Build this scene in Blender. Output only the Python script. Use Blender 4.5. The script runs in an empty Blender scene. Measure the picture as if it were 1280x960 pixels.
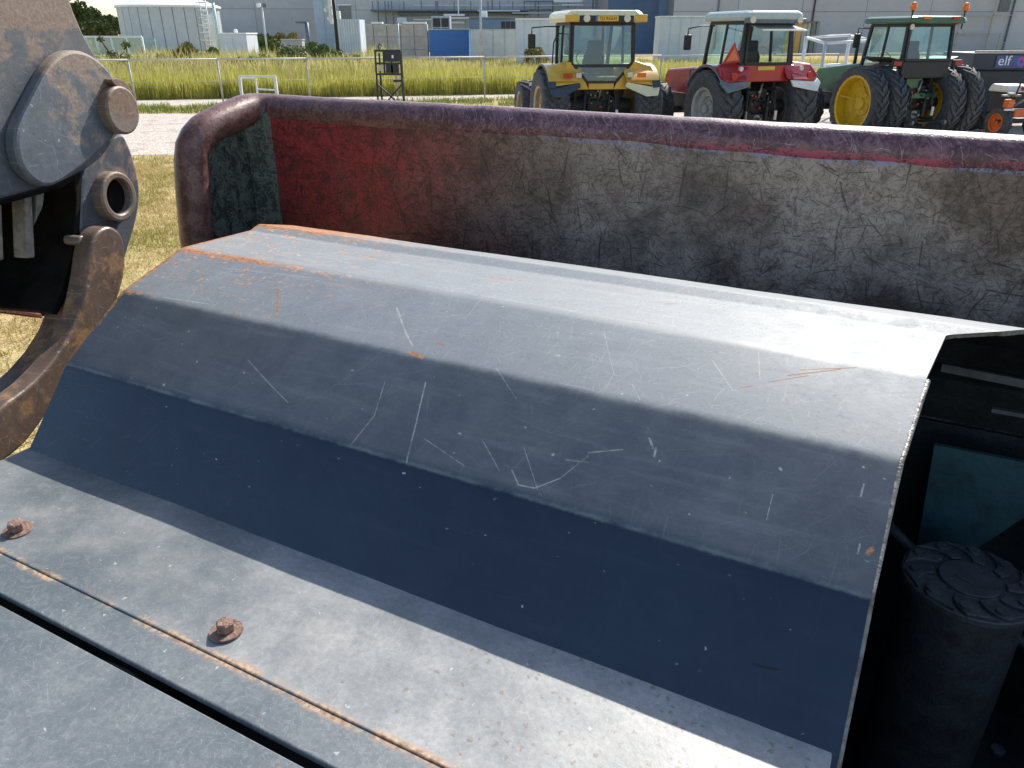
import bpy, bmesh, math, random
from mathutils import Vector, Matrix, noise as mnoise
R = math.radians
rnd = random.Random(7)

# ------------------------------------------------------------------ camera, sky, sun, exposure
scene = bpy.context.scene
FPX, CAMZ, HOR = 931.0, 2.4, 42.0                      # focal length in pixels of a 1280x960 frame, eye height, horizon row
PITCH = math.atan((480 - HOR) / FPX)
cd = bpy.data.cameras.new("camera")
cd.sensor_width = 36; cd.lens = 36 * FPX / 1280; cd.clip_start = .05; cd.clip_end = 3000
cam = bpy.data.objects.new("camera", cd); scene.collection.objects.link(cam)
cam.location = (0, 0, CAMZ); cam.rotation_euler = (math.pi/2 - PITCH, 0, 0)
scene.camera = cam
SUN_AZ, SUN_EL = 30.0, 40.0                            # azimuth clockwise from +Y, elevation
w = bpy.data.worlds.new("World"); scene.world = w; w.use_nodes = True
nt = w.node_tree; bg = nt.nodes["Background"]
sky = nt.nodes.new("ShaderNodeTexSky"); sky.sky_type = 'NISHITA'; sky.sun_disc = False
sky.sun_elevation = R(SUN_EL); sky.sun_rotation = R(SUN_AZ); sky.dust_density = 1.0; sky.air_density = 1.0
nt.links.new(sky.outputs[0], bg.inputs[0]); bg.inputs[1].default_value = 0.125
sl = bpy.data.lights.new("sun", 'SUN'); sl.energy = 4.2; sl.angle = R(.53); sl.color = (1, .95, .87)
so = bpy.data.objects.new("sun", sl); scene.collection.objects.link(so)
sdir = Vector((math.sin(R(SUN_AZ))*math.cos(R(SUN_EL)), math.cos(R(SUN_AZ))*math.cos(R(SUN_EL)), math.sin(R(SUN_EL))))
so.rotation_euler = sdir.to_track_quat('Z', 'Y').to_euler(); so.location = (30, 60, 60)
vs = scene.view_settings
vs.view_transform = 'Standard'; vs.look = 'None'; vs.exposure = 0.85; vs.gamma = 1; vs.use_curve_mapping = False
COL = scene.collection

# ------------------------------------------------------------------ pixel -> place helpers
CP, SP = math.cos(PITCH), math.sin(PITCH)
def ray(u, v):
    x = (u-640)/FPX; y = (480-v)/FPX
    return Vector((x, CP + y*SP, -SP + y*CP))
EYE = Vector((0, 0, CAMZ))
def on_z(u, v, z=0.0):
    d = ray(u, v); return EYE + d*((z-CAMZ)/d.z)
def at(u, v, Y):
    d = ray(u, v); return EYE + d*(Y/d.y)
def on_plane(u, v, P, n):
    d = ray(u, v); return EYE + d*((P-EYE).dot(n)/d.dot(n))

# ------------------------------------------------------------------ mesh builder
class MB:
    def __init__(s): s.v = []; s.f = []; s.m = []; s.mi = 0
    def add(s, vs_, fs):
        o = len(s.v); s.v += [tuple(p) for p in vs_]
        for f in fs: s.f.append([i+o for i in f]); s.m.append(s.mi)
        return s
    def box(s, x0, x1, y0, y1, z0, z1):
        return s.add([(x0,y0,z0),(x1,y0,z0),(x1,y1,z0),(x0,y1,z0),(x0,y0,z1),(x1,y0,z1),(x1,y1,z1),(x0,y1,z1)],
                     [(0,3,2,1),(4,5,6,7),(0,1,5,4),(1,2,6,5),(2,3,7,6),(3,0,4,7)])
    def prism(s, poly, d0, d1):                          # poly: list of 3D points, swept from d0 to d1 (vectors)
        n = len(poly); a = [Vector(p)+Vector(d0) for p in poly]; b = [Vector(p)+Vector(d1) for p in poly]
        return s.add(a+b, [list(range(n))[::-1], list(range(n, 2*n))] + [(i, (i+1) % n, n+(i+1) % n, n+i) for i in range(n)])
    def tube(s, pts, r, n=8, cap=True, rs=None, flat=1.0):
        pts = [Vector(p) for p in pts]; vs_ = []; fs = []
        up = None
        for i, p in enumerate(pts):
            t = (pts[min(i+1, len(pts)-1)] - pts[max(i-1, 0)]).normalized()
            if up is None:
                up = Vector((0,0,1)) if abs(t.z) < .9 else Vector((1,0,0))
            x = t.cross(up).normalized(); y = x.cross(t).normalized(); up = y
            rr = rs[i] if rs else r
            for k in range(n):
                an = 2*math.pi*(k+.5)/n
                vs_.append(p + x*math.cos(an)*rr + y*math.sin(an)*rr*flat)
        for i in range(len(pts)-1):
            for k in range(n):
                a = i*n+k; b = i*n+(k+1) % n
                fs.append((a, b, b+n, a+n))
        if cap: fs.append(list(range(n))[::-1]); fs.append(list(range((len(pts)-1)*n, len(pts)*n)))
        return s.add(vs_, fs)
    def bar(s, p, q, w_, d_=None):                        # square bar between two points
        d_ = d_ or w_; p = Vector(p); q = Vector(q); t = (q-p).normalized()
        up = Vector((0,0,1)) if abs(t.z) < .95 else Vector((0,1,0))
        x = t.cross(up).normalized()*w_/2; y = x.cross(t).normalized()*d_/2
        return s.add([p-x-y,p+x-y,p+x+y,p-x+y,q-x-y,q+x-y,q+x+y,q-x+y],
                     [(0,3,2,1),(4,5,6,7),(0,1,5,4),(1,2,6,5),(2,3,7,6),(3,0,4,7)])
    def lathe(s, prof, n=24, c=(0,0,0), axis='z'):
        vs_ = []; fs = []; c = Vector(c)
        for r, h in prof:
            for k in range(n):
                an = 2*math.pi*k/n; a, b = r*math.cos(an), r*math.sin(an)
                vs_.append(c + (Vector((a,b,h)) if axis == 'z' else Vector((h,a,b)) if axis == 'x' else Vector((b,h,a))))
        for i in range(len(prof)-1):
            for k in range(n):
                a = i*n+k; b = i*n+(k+1) % n; fs.append((a, b, b+n, a+n))
        fs.append(list(range(n))[::-1]); fs.append(list(range((len(prof)-1)*n, len(prof)*n)))
        return s.add(vs_, fs)
    def build(s, name, mat, parent=None, smooth=False, bevel=0, seg=2, auto=None, loc=None, recalc=True):
        me = bpy.data.meshes.new(name); me.from_pydata(s.v, [], s.f)
        mats = mat if isinstance(mat, (list, tuple)) else [mat]
        for m_ in mats: me.materials.append(m_)
        if len(mats) > 1: me.polygons.foreach_set('material_index', s.m)
        if recalc:
            bm = bmesh.new(); bm.from_mesh(me); bmesh.ops.recalc_face_normals(bm, faces=bm.faces); bm.to_mesh(me); bm.free()
        if smooth or auto:
            me.polygons.foreach_set('use_smooth', [True]*len(me.polygons))
            if auto: me.set_sharp_from_angle(angle=R(auto))
        o = bpy.data.objects.new(name, me); COL.objects.link(o)
        if parent: o.parent = parent
        if loc is not None: o.location = loc
        if bevel:
            b = o.modifiers.new('bevel', 'BEVEL'); b.width = bevel; b.segments = seg; b.limit_method = 'ANGLE'; b.angle_limit = R(35)
            b.harden_normals = False
        return o
def thing(name, label, cat, loc=(0,0,0), rz=0.0, group=None):
    o = bpy.data.objects.new(name, None); COL.objects.link(o); o.empty_display_size = .1
    o.location = loc; o.rotation_euler = (0, 0, rz); o['label'] = label; o['category'] = cat
    if group: o['group'] = group
    return o
def tag(o, label, cat, group=None):
    o['label'] = label; o['category'] = cat
    if group: o['group'] = group
    return o
def struct(o): o['kind'] = 'structure'; return o
def stuff(o, label=None, cat=None):
    o['kind'] = 'stuff'
    if label: o['label'] = label; o['category'] = cat
    return o

# ------------------------------------------------------------------ node helpers
class G:
    def __init__(s, tree): s.t = tree
    def n(s, typ, **kw):
        nd = s.t.nodes.new(typ)
        for k, v in kw.items(): setattr(nd, k, v)
        return nd
    def set(s, sock, v):
        if isinstance(v, bpy.types.NodeSocket): s.t.links.new(v, sock)
        elif v is not None: sock.default_value = v
    def math(s, op, a, b=0.0, c=None, clamp=False):
        nd = s.n('ShaderNodeMath', operation=op, use_clamp=clamp); s.set(nd.inputs[0], a); s.set(nd.inputs[1], b)
        if c is not None: s.set(nd.inputs[2], c)
        return nd.outputs[0]
    def vm(s, op, a, b=None, scale=None):
        nd = s.n('ShaderNodeVectorMath', operation=op); s.set(nd.inputs[0], a)
        if b is not None: s.set(nd.inputs[1], b)
        if scale is not None: s.set(nd.inputs['Scale'], scale)
        return nd.outputs['Value'] if op in ('LENGTH', 'DOT_PRODUCT', 'DISTANCE') else nd.outputs[0]
    def rng(s, v, a, b, c=0.0, d=1.0, smooth=True):
        nd = s.n('ShaderNodeMapRange', interpolation_type='SMOOTHSTEP' if smooth else 'LINEAR')
        for i, q in enumerate((v, a, b, c, d)): s.set(nd.inputs[i], q)
        return nd.outputs[0]
    def noise(s, vec, scale, detail=4, rough=.55, dist=0.0, dim='3D'):
        nd = s.n('ShaderNodeTexNoise', noise_dimensions=dim); s.set(nd.inputs['Vector'], vec)
        nd.inputs['Scale'].default_value = scale; nd.inputs['Detail'].default_value = detail
        nd.inputs['Roughness'].default_value = rough; nd.inputs['Distortion'].default_value = dist
        return nd.outputs[0]
    def mix(s, f, a, b, mode='MIX'):
        nd = s.n('ShaderNodeMix', data_type='RGBA', blend_type=mode); s.set(nd.inputs[0], f)
        s.set(nd.inputs[6], col4(a)); s.set(nd.inputs[7], col4(b)); return nd.outputs[2]
    def xyz(s, vec):
        nd = s.n('ShaderNodeSeparateXYZ'); s.set(nd.inputs[0], vec); return nd.outputs
    def comb(s, x, y, z=0.0):
        nd = s.n('ShaderNodeCombineXYZ'); s.set(nd.inputs[0], x); s.set(nd.inputs[1], y); s.set(nd.inputs[2], z); return nd.outputs[0]
    def group(s, grp, **kw):
        nd = s.n('ShaderNodeGroup'); nd.node_tree = grp
        for k, v in kw.items(): s.set(nd.inputs[k], v)
        return nd.outputs[0]
    def mx(s, *a):
        r = a[0]
        for q in a[1:]: r = s.math('MAXIMUM', r, q)
        return r
def col4(c):
    if isinstance(c, (tuple, list)): return tuple(c) if len(c) == 4 else (*c, 1)
    return c
# random straight scratches: one per Voronoi cell, each with its own angle, length and chance
def make_scratch_group():
    t = bpy.data.node_groups.new('scratches', 'ShaderNodeTree')
    for nm, ty, df in (('Vector','NodeSocketVector',None),('Scale','NodeSocketFloat',5.),('Width','NodeSocketFloat',.02),('Length','NodeSocketFloat',.5),
                       ('Amount','NodeSocketFloat',.5),('Seed','NodeSocketFloat',0.),('Angle','NodeSocketFloat',0.),('Spread','NodeSocketFloat',3.1416)):
        sck = t.interface.new_socket(nm, in_out='INPUT', socket_type=ty)
        if df is not None: sck.default_value = df
    t.interface.new_socket('Mask', in_out='OUTPUT', socket_type='NodeSocketFloat')
    g = G(t); gi = g.n('NodeGroupInput').outputs; go = g.n('NodeGroupOutput')
    p = g.vm('ADD', g.vm('SCALE', gi['Vector'], scale=gi['Scale']), g.comb(gi['Seed'], g.math('MULTIPLY', gi['Seed'], .71)))
    nz = g.n('ShaderNodeTexNoise', noise_dimensions='2D'); g.set(nz.inputs['Vector'], p); nz.inputs['Scale'].default_value = 1.3; nz.inputs['Detail'].default_value = 1
    p2 = g.vm('ADD', p, g.vm('SCALE', g.vm('SUBTRACT', nz.outputs['Color'], (.5,.5,.5)), scale=.16))
    vo = g.n('ShaderNodeTexVoronoi', voronoi_dimensions='2D', feature='F1'); g.set(vo.inputs['Vector'], p2); vo.inputs['Scale'].default_value = 1
    d = g.vm('SUBTRACT', p2, vo.outputs['Position'])
    c = g.n('ShaderNodeSeparateColor'); g.set(c.inputs[0], vo.outputs['Color']); c = c.outputs
    an = g.math('ADD', gi['Angle'], g.math('MULTIPLY', g.math('SUBTRACT', c[0], .5), gi['Spread']))
    x, y, _ = g.xyz(d)
    ca, sa = g.math('COSINE', an), g.math('SINE', an)
    X = g.math('ABSOLUTE', g.math('ADD', g.math('MULTIPLY', x, ca), g.math('MULTIPLY', y, sa)))
    Y = g.math('ABSOLUTE', g.math('SUBTRACT', g.math('MULTIPLY', y, ca), g.math('MULTIPLY', x, sa)))
    ln = g.math('MULTIPLY', gi['Length'], g.math('ADD', .35, c[1]))
    taper = g.math('SUBTRACT', 1., g.math('DIVIDE', X, ln), clamp=True)
    wd = g.math('MULTIPLY', gi['Width'], g.math('ADD', .2, taper))
    m = g.math('SUBTRACT', 1., g.math('DIVIDE', Y, wd), clamp=True)
    m = g.math('MULTIPLY', m, g.math('GREATER_THAN', taper, 0.001))
    m = g.math('MULTIPLY', m, g.math('LESS_THAN', c[2], gi['Amount']))
    m = g.math('MULTIPLY', m, g.math('ADD', .25, g.math('MULTIPLY', c[1], .75)))
    g.set(go.inputs[0], m)
    return t
SCR = make_scratch_group()
def new_mat(name):
    m = bpy.data.materials.new(name); m.use_nodes = True
    t = m.node_tree; g = G(t); b = t.nodes['Principled BSDF']
    return m, g, b
_mc = {}
def simple(name, base, rough=.5, metal=0., var=.18, scale=6., bump=0., bscale=30., spec=.5, dirt=None, coat=0.):
    if name in _mc: return _mc[name]
    m, g, b = new_mat(name)
    tc = g.n('ShaderNodeTexCoord').outputs['Object']
    nz = g.noise(tc, scale, 5, .6)
    dark = tuple(c*(1-var) for c in base); lite = tuple(min(1, c*(1+var)) for c in base)
    c = g.mix(g.rng(nz, .3, .7), dark, lite)
    if dirt:
        c = g.mix(g.math('MULTIPLY', g.rng(g.noise(tc, scale*2.7, 6, .65), .48, .72), dirt[3]), c, dirt[:3])
    g.set(b.inputs['Base Color'], c)
    g.set(b.inputs['Roughness'], g.math('ADD', rough-.06, g.math('MULTIPLY', nz, .12)))
    b.inputs['Metallic'].default_value = metal; b.inputs['Specular IOR Level'].default_value = spec
    b.inputs['Coat Weight'].default_value = coat
    if bump:
        bp = g.n('ShaderNodeBump'); bp.inputs['Strength'].default_value = bump; bp.inputs['Distance'].default_value = .02
        g.set(bp.inputs['Height'], g.noise(tc, bscale, 4, .6)); g.set(b.inputs['Normal'], bp.outputs[0])
    _mc[name] = m; return m
def glass_mat(name, tint, refl=.12, alpha=.25):
    m, g, b = new_mat(name); t = m.node_tree; out = t.nodes['Material Output']
    tr = g.n('ShaderNodeBsdfTransparent'); tr.inputs[0].default_value = (*tint, 1)
    gl = g.n('ShaderNodeBsdfGlossy'); gl.inputs['Roughness'].default_value = .03; gl.inputs[0].default_value = (1, 1, 1, 1)
    fr = g.n('ShaderNodeFresnel'); fr.inputs[0].default_value = 1.5
    m1 = tr
    if alpha > .1:
        b.inputs['Base Color'].default_value = (.42, .52, .52, 1); b.inputs['Roughness'].default_value = .3
        m1 = g.n('ShaderNodeMixShader'); m1.inputs[0].default_value = alpha
        t.links.new(tr.outputs[0], m1.inputs[1]); t.links.new(b.outputs[0], m1.inputs[2])
    m2 = g.n('ShaderNodeMixShader'); g.set(m2.inputs[0], g.math('MULTIPLY', g.math('ADD', fr.outputs[0], refl, clamp=True), g.math('SUBTRACT', 1., g.n('ShaderNodeNewGeometry').outputs['Backfacing'])))
    t.links.new(m1.outputs[0], m2.inputs[1]); t.links.new(gl.outputs[0], m2.inputs[2]); t.links.new(m2.outputs[0], out.inputs[0])
    return m

# ------------------------------------------------------------------ frame of the machine: A along the hood, N away from the eye
VA = ray(-1336, 42); VA.z = 0; AX = -VA.normalized(); NX = Vector((-AX.y, AX.x, 0)); ZU = Vector((0, 0, 1))
DECK = 1.6                                               # deck height
P0 = on_z(38, 562, DECK)                                  # left foot of the hood on the deck
RZ = math.atan2(AX.y, AX.x)
BASE = Vector((P0.x, P0.y, 0))
def loc(P): q = P - BASE; return (q.dot(AX), q.dot(NX), q.z)     # world -> (a, n, z)
def wor(a, n, z): return BASE + AX*a + NX*n + ZU*z

# ================================================================== GROUND
def ground_mat():
    m, g, b = new_mat('dry_ground')
    p = g.n('ShaderNodeNewGeometry').outputs['Position']
    n1 = g.noise(p, .35, 5, .6); n2 = g.noise(p, 5., 6, .65); n3 = g.noise(p, 40., 4, .6)
    c = g.mix(g.rng(n2, .35, .68), (.26, .18, .07), (.50, .38, .18))
    c = g.mix(g.math('MULTIPLY', g.rng(n1, .45, .62), .55), c, (.26, .24, .07))
    c = g.mix(g.rng(n3, .45, .75), c, (.60, .49, .28))
    g.set(b.inputs['Base Color'], c); b.inputs['Roughness'].default_value = .95; b.inputs['Specular IOR Level'].default_value = .1
    bp = g.n('ShaderNodeBump'); bp.inputs['Strength'].default_value = .8; bp.inputs['Distance'].default_value = .03
    g.set(bp.inputs['Height'], g.math('ADD', n2, g.math('MULTIPLY', n3, .5))); g.set(b.inputs['Normal'], bp.outputs[0])
    return m
def gravel_mat(name, c0, c1, fine=25.):
    m, g, b = new_mat(name)
    p = g.n('ShaderNodeNewGeometry').outputs['Position']
    vo = g.n('ShaderNodeTexVoronoi'); g.set(vo.inputs['Vector'], p); vo.inputs['Scale'].default_value = fine
    cc = g.n('ShaderNodeSeparateColor'); g.set(cc.inputs[0], vo.outputs['Color'])
    n1 = g.noise(p, 1.2, 6, .65)
    c = g.mix(cc.outputs[0], c0, c1)
    c = g.mix(g.math('MULTIPLY', g.rng(n1, .5, .7), .6), c, tuple(x*.55 for x in c0))
    g.set(b.inputs['Base Color'], c); b.inputs['Roughness'].default_value = .95; b.inputs['Specular IOR Level'].default_value = .15
    bp = g.n('ShaderNodeBump'); bp.inputs['Strength'].default_value = .7; bp.inputs['Distance'].default_value = .02
    g.set(bp.inputs['Height'], vo.outputs['Distance']); g.set(b.inputs['Normal'], bp.outputs[0])
    return m
def sheet(name, pts, z, mat, wob=0.0, seed=0):
    """flat strip between a near edge and a far edge, both polylines from left to right, edges wandering by wob"""
    near, far = pts; mb = MB(); n = len(near)
    vs_ = []
    for i, (a, b) in enumerate(zip(near, far)):
        for k in range(5):
            t = k/4; x = a[0]+(b[0]-a[0])*t; y = a[1]+(b[1]-a[1])*t
            if wob and k in (0, 4): y += wob*mnoise.noise(Vector((x*.45, seed, k))) + wob*.5*mnoise.noise(Vector((x*1.7, seed, k+9)))
            vs_.append((x, y, z))
    mb.add(vs_, [(i*5+k, (i+1)*5+k, (i+1)*5+k+1, i*5+k+1) for i in range(n-1) for k in range(4)])
    return struct(mb.build(name, mat, recalc=False))
g_ = MB(); g_.add([(-1200,-300,0),(1200,-300,0),(1200,2000,0),(-1200,2000,0)], [(0,1,2,3)])
struct(g_.build('ground', ground_mat(), recalc=False))
def row(v_of_u, us):                                      # ground points along an image row that may slope
    return [(lambda P: (P.x, P.y))(on_z(u, v_of_u(u))) for u in us]
US = list(range(-400, 1900, 50))
roadline = lambda v0, s: (lambda u: v0 + s*(u-180))
sheet('gravel_yard', (row(roadline(196, -.004), US), row(roadline(143, -.022), US)), .004, gravel_mat('gravel', (.36,.30,.25), (.62,.54,.47)), .7, 3)
sheet('road', (row(roadline(133, -.020), US), row(roadline(125.5, -.016), US)), .006, gravel_mat('road_concrete', (.50,.44,.36), (.60,.54,.45), 60.), .12, 5)

# ================================================================== THE MACHINE: deck, hood and engine bay
M = thing('machine', 'dark blue-grey machine body with faceted sheet metal hood, flat bolted deck and open end bay', 'machine', BASE, RZ)
Z = DECK
RA = [1.606, 1.604, 1.609, 1.6285, 1.6545, 1.742]           # right rim position on each fold
PR = [(-.025, -.030), (.1254, .150), (.2928, .2655), (.4727, .3255), (.695, .320), (.7303, .3308), (.86, .300), (1.00, .215), (1.09, .09), (1.11, -.02)]
RA += [1.80, 1.92, 2.10, 2.30]
TH = .009
def hood_profile():
    """fold line points with rounded bends: (n, z, right end a)"""
    out = []
    for i, (p, a) in enumerate(zip(PR, RA)):
        if i in (0, len(PR)-1): out.append((p[0], p[1], a)); continue
        r = .014 if i in (1, 2, 3) else .006
        q0, q1 = Vector(PR[i-1]), Vector(PR[i+1]); P = Vector(p)
        d0 = (q0-P); d1 = (q1-P); r0 = min(r, d0.length*.4); r1 = min(r, d1.length*.4)
        a0 = a + (RA[i-1]-a)*r0/d0.length; a1 = a + (RA[i+1]-a)*r1/d1.length
        A_, B_ = P + d0.normalized()*r0, P + d1.normalized()*r1
        for k in range(5):
            t = k/4; q = A_*(1-t)**2 + P*2*t*(1-t) + B_*t*t
            out.append((q.x, q.y, a0*(1-t)**2 + a*2*t*(1-t) + a1*t*t))
    return out
HP = hood_profile()
HS = [0.0]
for i in range(1, len(HP)): HS.append(HS[-1] + math.hypot(HP[i][0]-HP[i-1][0], HP[i][1]-HP[i-1][1]))
def s_of(n, z):                                            # arc length of a profile point (for marks placed by pixel)
    best = None
    for i in range(len(HP)-1):
        p, q, x = Vector(HP[i][:2]), Vector(HP[i+1][:2]), Vector((n, z)); t = max(0, min(1, (x-p).dot(q-p)/max(1e-9, (q-p).length_squared)))
        d = (p.lerp(q, t)-x).length
        if best is None or d < best[0]: best = (d, HS[i] + t*(q-p).length)
    return best[1]
S4, S3, S2, SK, S1 = [s_of(*PR[i]) for i in (1, 2, 3, 4, 5)]
def hood_uv(u, v):
    """pixel -> (a, s) on the hood's outside"""
    best = None
    for i in range(5):
        p, q = PR[i], PR[i+1]
        A0 = wor(0, p[0], Z+p[1]); B0 = wor(0, q[0], Z+q[1]); nn = AX.cross(B0-A0).normalized()
        P = on_plane(u, v, A0, nn); a, n, z = loc(P); t = (n-p[0])/(q[0]-p[0])
        d = abs(t-.5)
        if best is None or d < best[0]: best = (d, a, s_of(n, z-Z))
    return best[1:]

def seg_marks(g, uv2, segs):
    """union of thin strokes (a0,s0,a1,s1,width) on a surface, as a mask"""
    out = None
    wob = g.vm('SCALE', g.vm('SUBTRACT', g.n('ShaderNodeTexNoise').outputs['Color'], (.5,.5,.5)), scale=0.)
    for (x0, y0, x1, y1, wd) in segs:
        L = math.hypot(x1-x0, y1-y0) or 1e-6; dx, dy = (x1-x0)/L, (y1-y0)/L
        q = g.vm('SUBTRACT', uv2, (x0, y0, 0))
        t = g.math('MINIMUM', g.math('MAXIMUM', g.vm('DOT_PRODUCT', q, (dx, dy, 0)), 0.), L)
        e = g.vm('LENGTH', g.vm('SUBTRACT', q, g.vm('SCALE', (dx, dy, 0), scale=t)))
        m = g.rng(e, wd*.35, wd, 1., 0.)
        out = m if out is None else g.math('MAXIMUM', out, m)
    return out
def pxsegs(lst, fn, k):
    o = []
    for pts, wd in lst:
        q = [fn(*p) for p in pts]
        for i in range(len(q)-1): o.append((q[i][0], q[i][1], q[i+1][0], q[i+1][1], wd*k))
    return o

def hood_material():
    m, g, b = new_mat('hood_paint')
    uvn = g.n('ShaderNodeUVMap'); uvn.uv_map = 'UVMap'; uv = uvn.outputs[0]
    a, s, _ = g.xyz(uv)
    ob = g.n('ShaderNodeTexCoord').outputs['Object']
    warp = g.vm('ADD', uv, g.vm('SCALE', g.vm('SUBTRACT', (lambda q: q)(g.n('ShaderNodeTexNoise').outputs['Color']), (.5,.5,.5)), scale=.0))
    n_lo = g.noise(ob, 3.2, 4, .6); n_mid = g.noise(ob, 14., 5, .65); n_hi = g.noise(ob, 90., 4, .7)
    base = g.mix(g.rng(n_lo, .3, .7), (.008, .016, .034), (.014, .025, .048))
    # scuffing per fold, plus painted light: the sunlit upper facets get a paler base
    wear_light = g.mx(g.rng(s, S4-.006, S4+.006, 0.04, .33), g.rng(s, S3-.008, S3+.008, 0., .88), g.rng(s, S2-.02, S2+.02, 0., 1.))
    dustm = g.math('MULTIPLY', g.rng(g.math('ADD', n_mid, g.math('MULTIPLY', n_hi, .35)), .42, .95), wear_light)
    base = g.mix(g.rng(wear_light, .05, 1., 0., 1., False), base, (.215, .230, .238))  # facet brightness goes into the base colour along with the wear
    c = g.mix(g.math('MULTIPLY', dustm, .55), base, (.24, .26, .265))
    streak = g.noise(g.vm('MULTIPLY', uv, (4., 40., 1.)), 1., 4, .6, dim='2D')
    c = g.mix(g.math('MULTIPLY', g.math('MULTIPLY', g.rng(streak, .5, .8), wear_light), .30), c, (.34, .36, .365))
    def scr(sc, wd, ln, am, sd, an=0., sp=3.1416): return g.group(SCR, Vector=uv, Scale=sc, Width=wd, Length=ln, Amount=am, Seed=sd, Angle=an, Spread=sp)
    big = g.mx(scr(4., .004, .6, .6, 3.), scr(9., .010, .5, .5, 11., .7, 1.8), scr(16., .014, .5, .5, 23., 1.2, 1.6))
    fine = g.mx(scr(28., .022, .5, .6, 31., 1.0, 2.0), scr(48., .030, .5, .7, 61.), scr(85., .05, .5, .7, 77.), scr(19., .014, .5, .5, 91., .1, 1.2))
    c = g.mix(g.math('MULTIPLY', g.math('MULTIPLY', big, wear_light), .5), c, (.50, .52, .50))
    c = g.mix(g.math('MULTIPLY', g.math('MULTIPLY', fine, g.math('POWER', wear_light, 1.5)), .55), c, (.50, .52, .50))
    pit = g.rng(g.noise(ob, 180., 2, .6), .60, .70)
    c = g.mix(g.math('MULTIPLY', g.math('MULTIPLY', pit, wear_light), .35), c, (.05, .055, .06))
    # paint chips: small pale specks
    vo = g.n('ShaderNodeTexVoronoi', voronoi_dimensions='2D'); g.set(vo.inputs['Vector'], g.vm('ADD', uv, g.comb(g.math('MULTIPLY', n_hi, .022), g.math('MULTIPLY', n_mid, .03)))); vo.inputs['Scale'].default_value = 30
    vc = g.n('ShaderNodeSeparateColor'); g.set(vc.inputs[0], vo.outputs['Color'])
    speck = g.math('MULTIPLY', g.math('LESS_THAN', vo.outputs['Distance'], g.math('MULTIPLY', vc.outputs[1], .06)), g.math('LESS_THAN', vc.outputs[0], .30))
    c = g.mix(g.math('MULTIPLY', speck, g.rng(n_mid, .42, .58, .05, .75)), c, (.46, .46, .40))
    # pale worn paint along the folds
    for sf, wd in ((S4, .006), (S3, .009), (S2, .010)):
        e = g.math('ABSOLUTE', g.math('SUBTRACT', s, g.math('ADD', sf-.004, g.math('MULTIPLY', n_hi, .008))))
        c = g.mix(g.math('MULTIPLY', g.rng(e, 0., wd, .55, 0.), g.rng(n_mid, .32, .6)), c, (.24, .26, .23))
    # marks one can point to, placed where the photograph has them
    whites = pxsegs([([(532,478),(520,530),(508,578)],3.2), ([(481,478),(468,520),(440,555)],1.8), ([(310,450),(335,478),(360,503)],1.6), ([(640,588),(648,606),(668,610),(700,598),(735,570)],2.4),
              ([(604,552),(624,588)],1.6), ([(708,575),(735,578)],3.4), ([(735,566),(778,562)],2.6), ([(496,385),(508,418),(516,432)],4.5),
              ([(655,560),(672,612)],1.3), ([(530,548),(580,582)],1.2), ([(790,480),(800,500)],1.6), ([(620,460),(645,498)],1.2), ([(890,450),(916,488)],2.2),
              ([(950,475),(948,440)],1.6), ([(755,415),(768,470)],1.4), ([(820,560),(818,570)],4.), ([(1080,605),(1076,620)],3.), ([(966,618),(958,650)],1.4),
              ([(812,548),(816,560)],4.), ([(580,400),(604,372)],1.3), ([(1075,680),(1072,692)],3.), ([(280,335),(430,352)],1.5), ([(205,372),(262,380)],2.5)], hood_uv, .00062)
    mk = seg_marks(g, uv, whites)
    c = g.mix(g.math('MULTIPLY', mk, g.math('MULTIPLY', g.rng(n_hi, .30, .60, .15, .8), g.rng(n_mid, .32, .5, .45, 1.))), c, (.40, .41, .36))
    # rust: left end, along the upper folds at the left, single spots
    nr = g.math('ADD', g.math('MULTIPLY', n_mid, .55), g.math('MULTIPLY', n_hi, .45))
    left = g.rng(a, .0, .75, 1., 0., False)
    f2 = g.rng(g.math('ABSOLUTE', g.math('SUBTRACT', s, S2-.004)), 0., .030, 1., 0.)
    f3 = g.math('MULTIPLY', g.rng(g.math('ABSOLUTE', g.math('SUBTRACT', s, S3+.004)), 0., .025, 1., 0.), g.rng(a, .0, .22, 1., 0.))
    f1 = g.math('MULTIPLY', g.rng(s, SK+.0, S1, 0., 1.), g.rng(a, .1, .75, 1., .15))
    edge = g.math('MULTIPLY', g.rng(a, .0, .016, 1., 0.), g.rng(s, S4-.02, S3, .15, 1.))
    field = g.math('MULTIPLY', g.rng(s, S3, S2+.02, 0., .55), left)
    amt = g.mx(g.math('MULTIPLY', f2, g.rng(a, .15, .72, 1., 0.)), g.math('MULTIPLY', f1, .95), edge, field, f3)
    rust = g.rng(g.math('ADD', nr, g.math('MULTIPLY', amt, .40)), .76, .86)
    spots = pxsegs([([(347,362),(346,395)],3.), ([(512,440),(528,446)],7.), ([(545,428),(556,432)],2.5), ([(830,380),(846,380)],2.6), ([(612,352),(640,350)],2.),
                    ([(960,478),(1010,470)],1.4), ([(985,470),(1050,462)],1.8), ([(1000,463),(1070,460)],1.3), ([(925,485),(940,483)],1.6), ([(1085,692),(1090,686)],5.),
                    ([(770,365),(800,368)],1.3), ([(600,345),(660,352)],2.), ([(420,318),(470,322)],2.), ([(285,330),(330,318)],1.6), ([(305,355),(325,350)],2.5)], hood_uv, .0009)
    rs = g.math('MULTIPLY', seg_marks(g, uv, spots), g.rng(n_hi, .3, .5, .35, 1.))
    rsc = g.mx(scr(16., .030, .6, .8, 71., .35, 1.4), scr(30., .06, .6, .8, 83., .5, 2.), scr(9., .014, .6, .8, 87., .4, 1.2))
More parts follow.
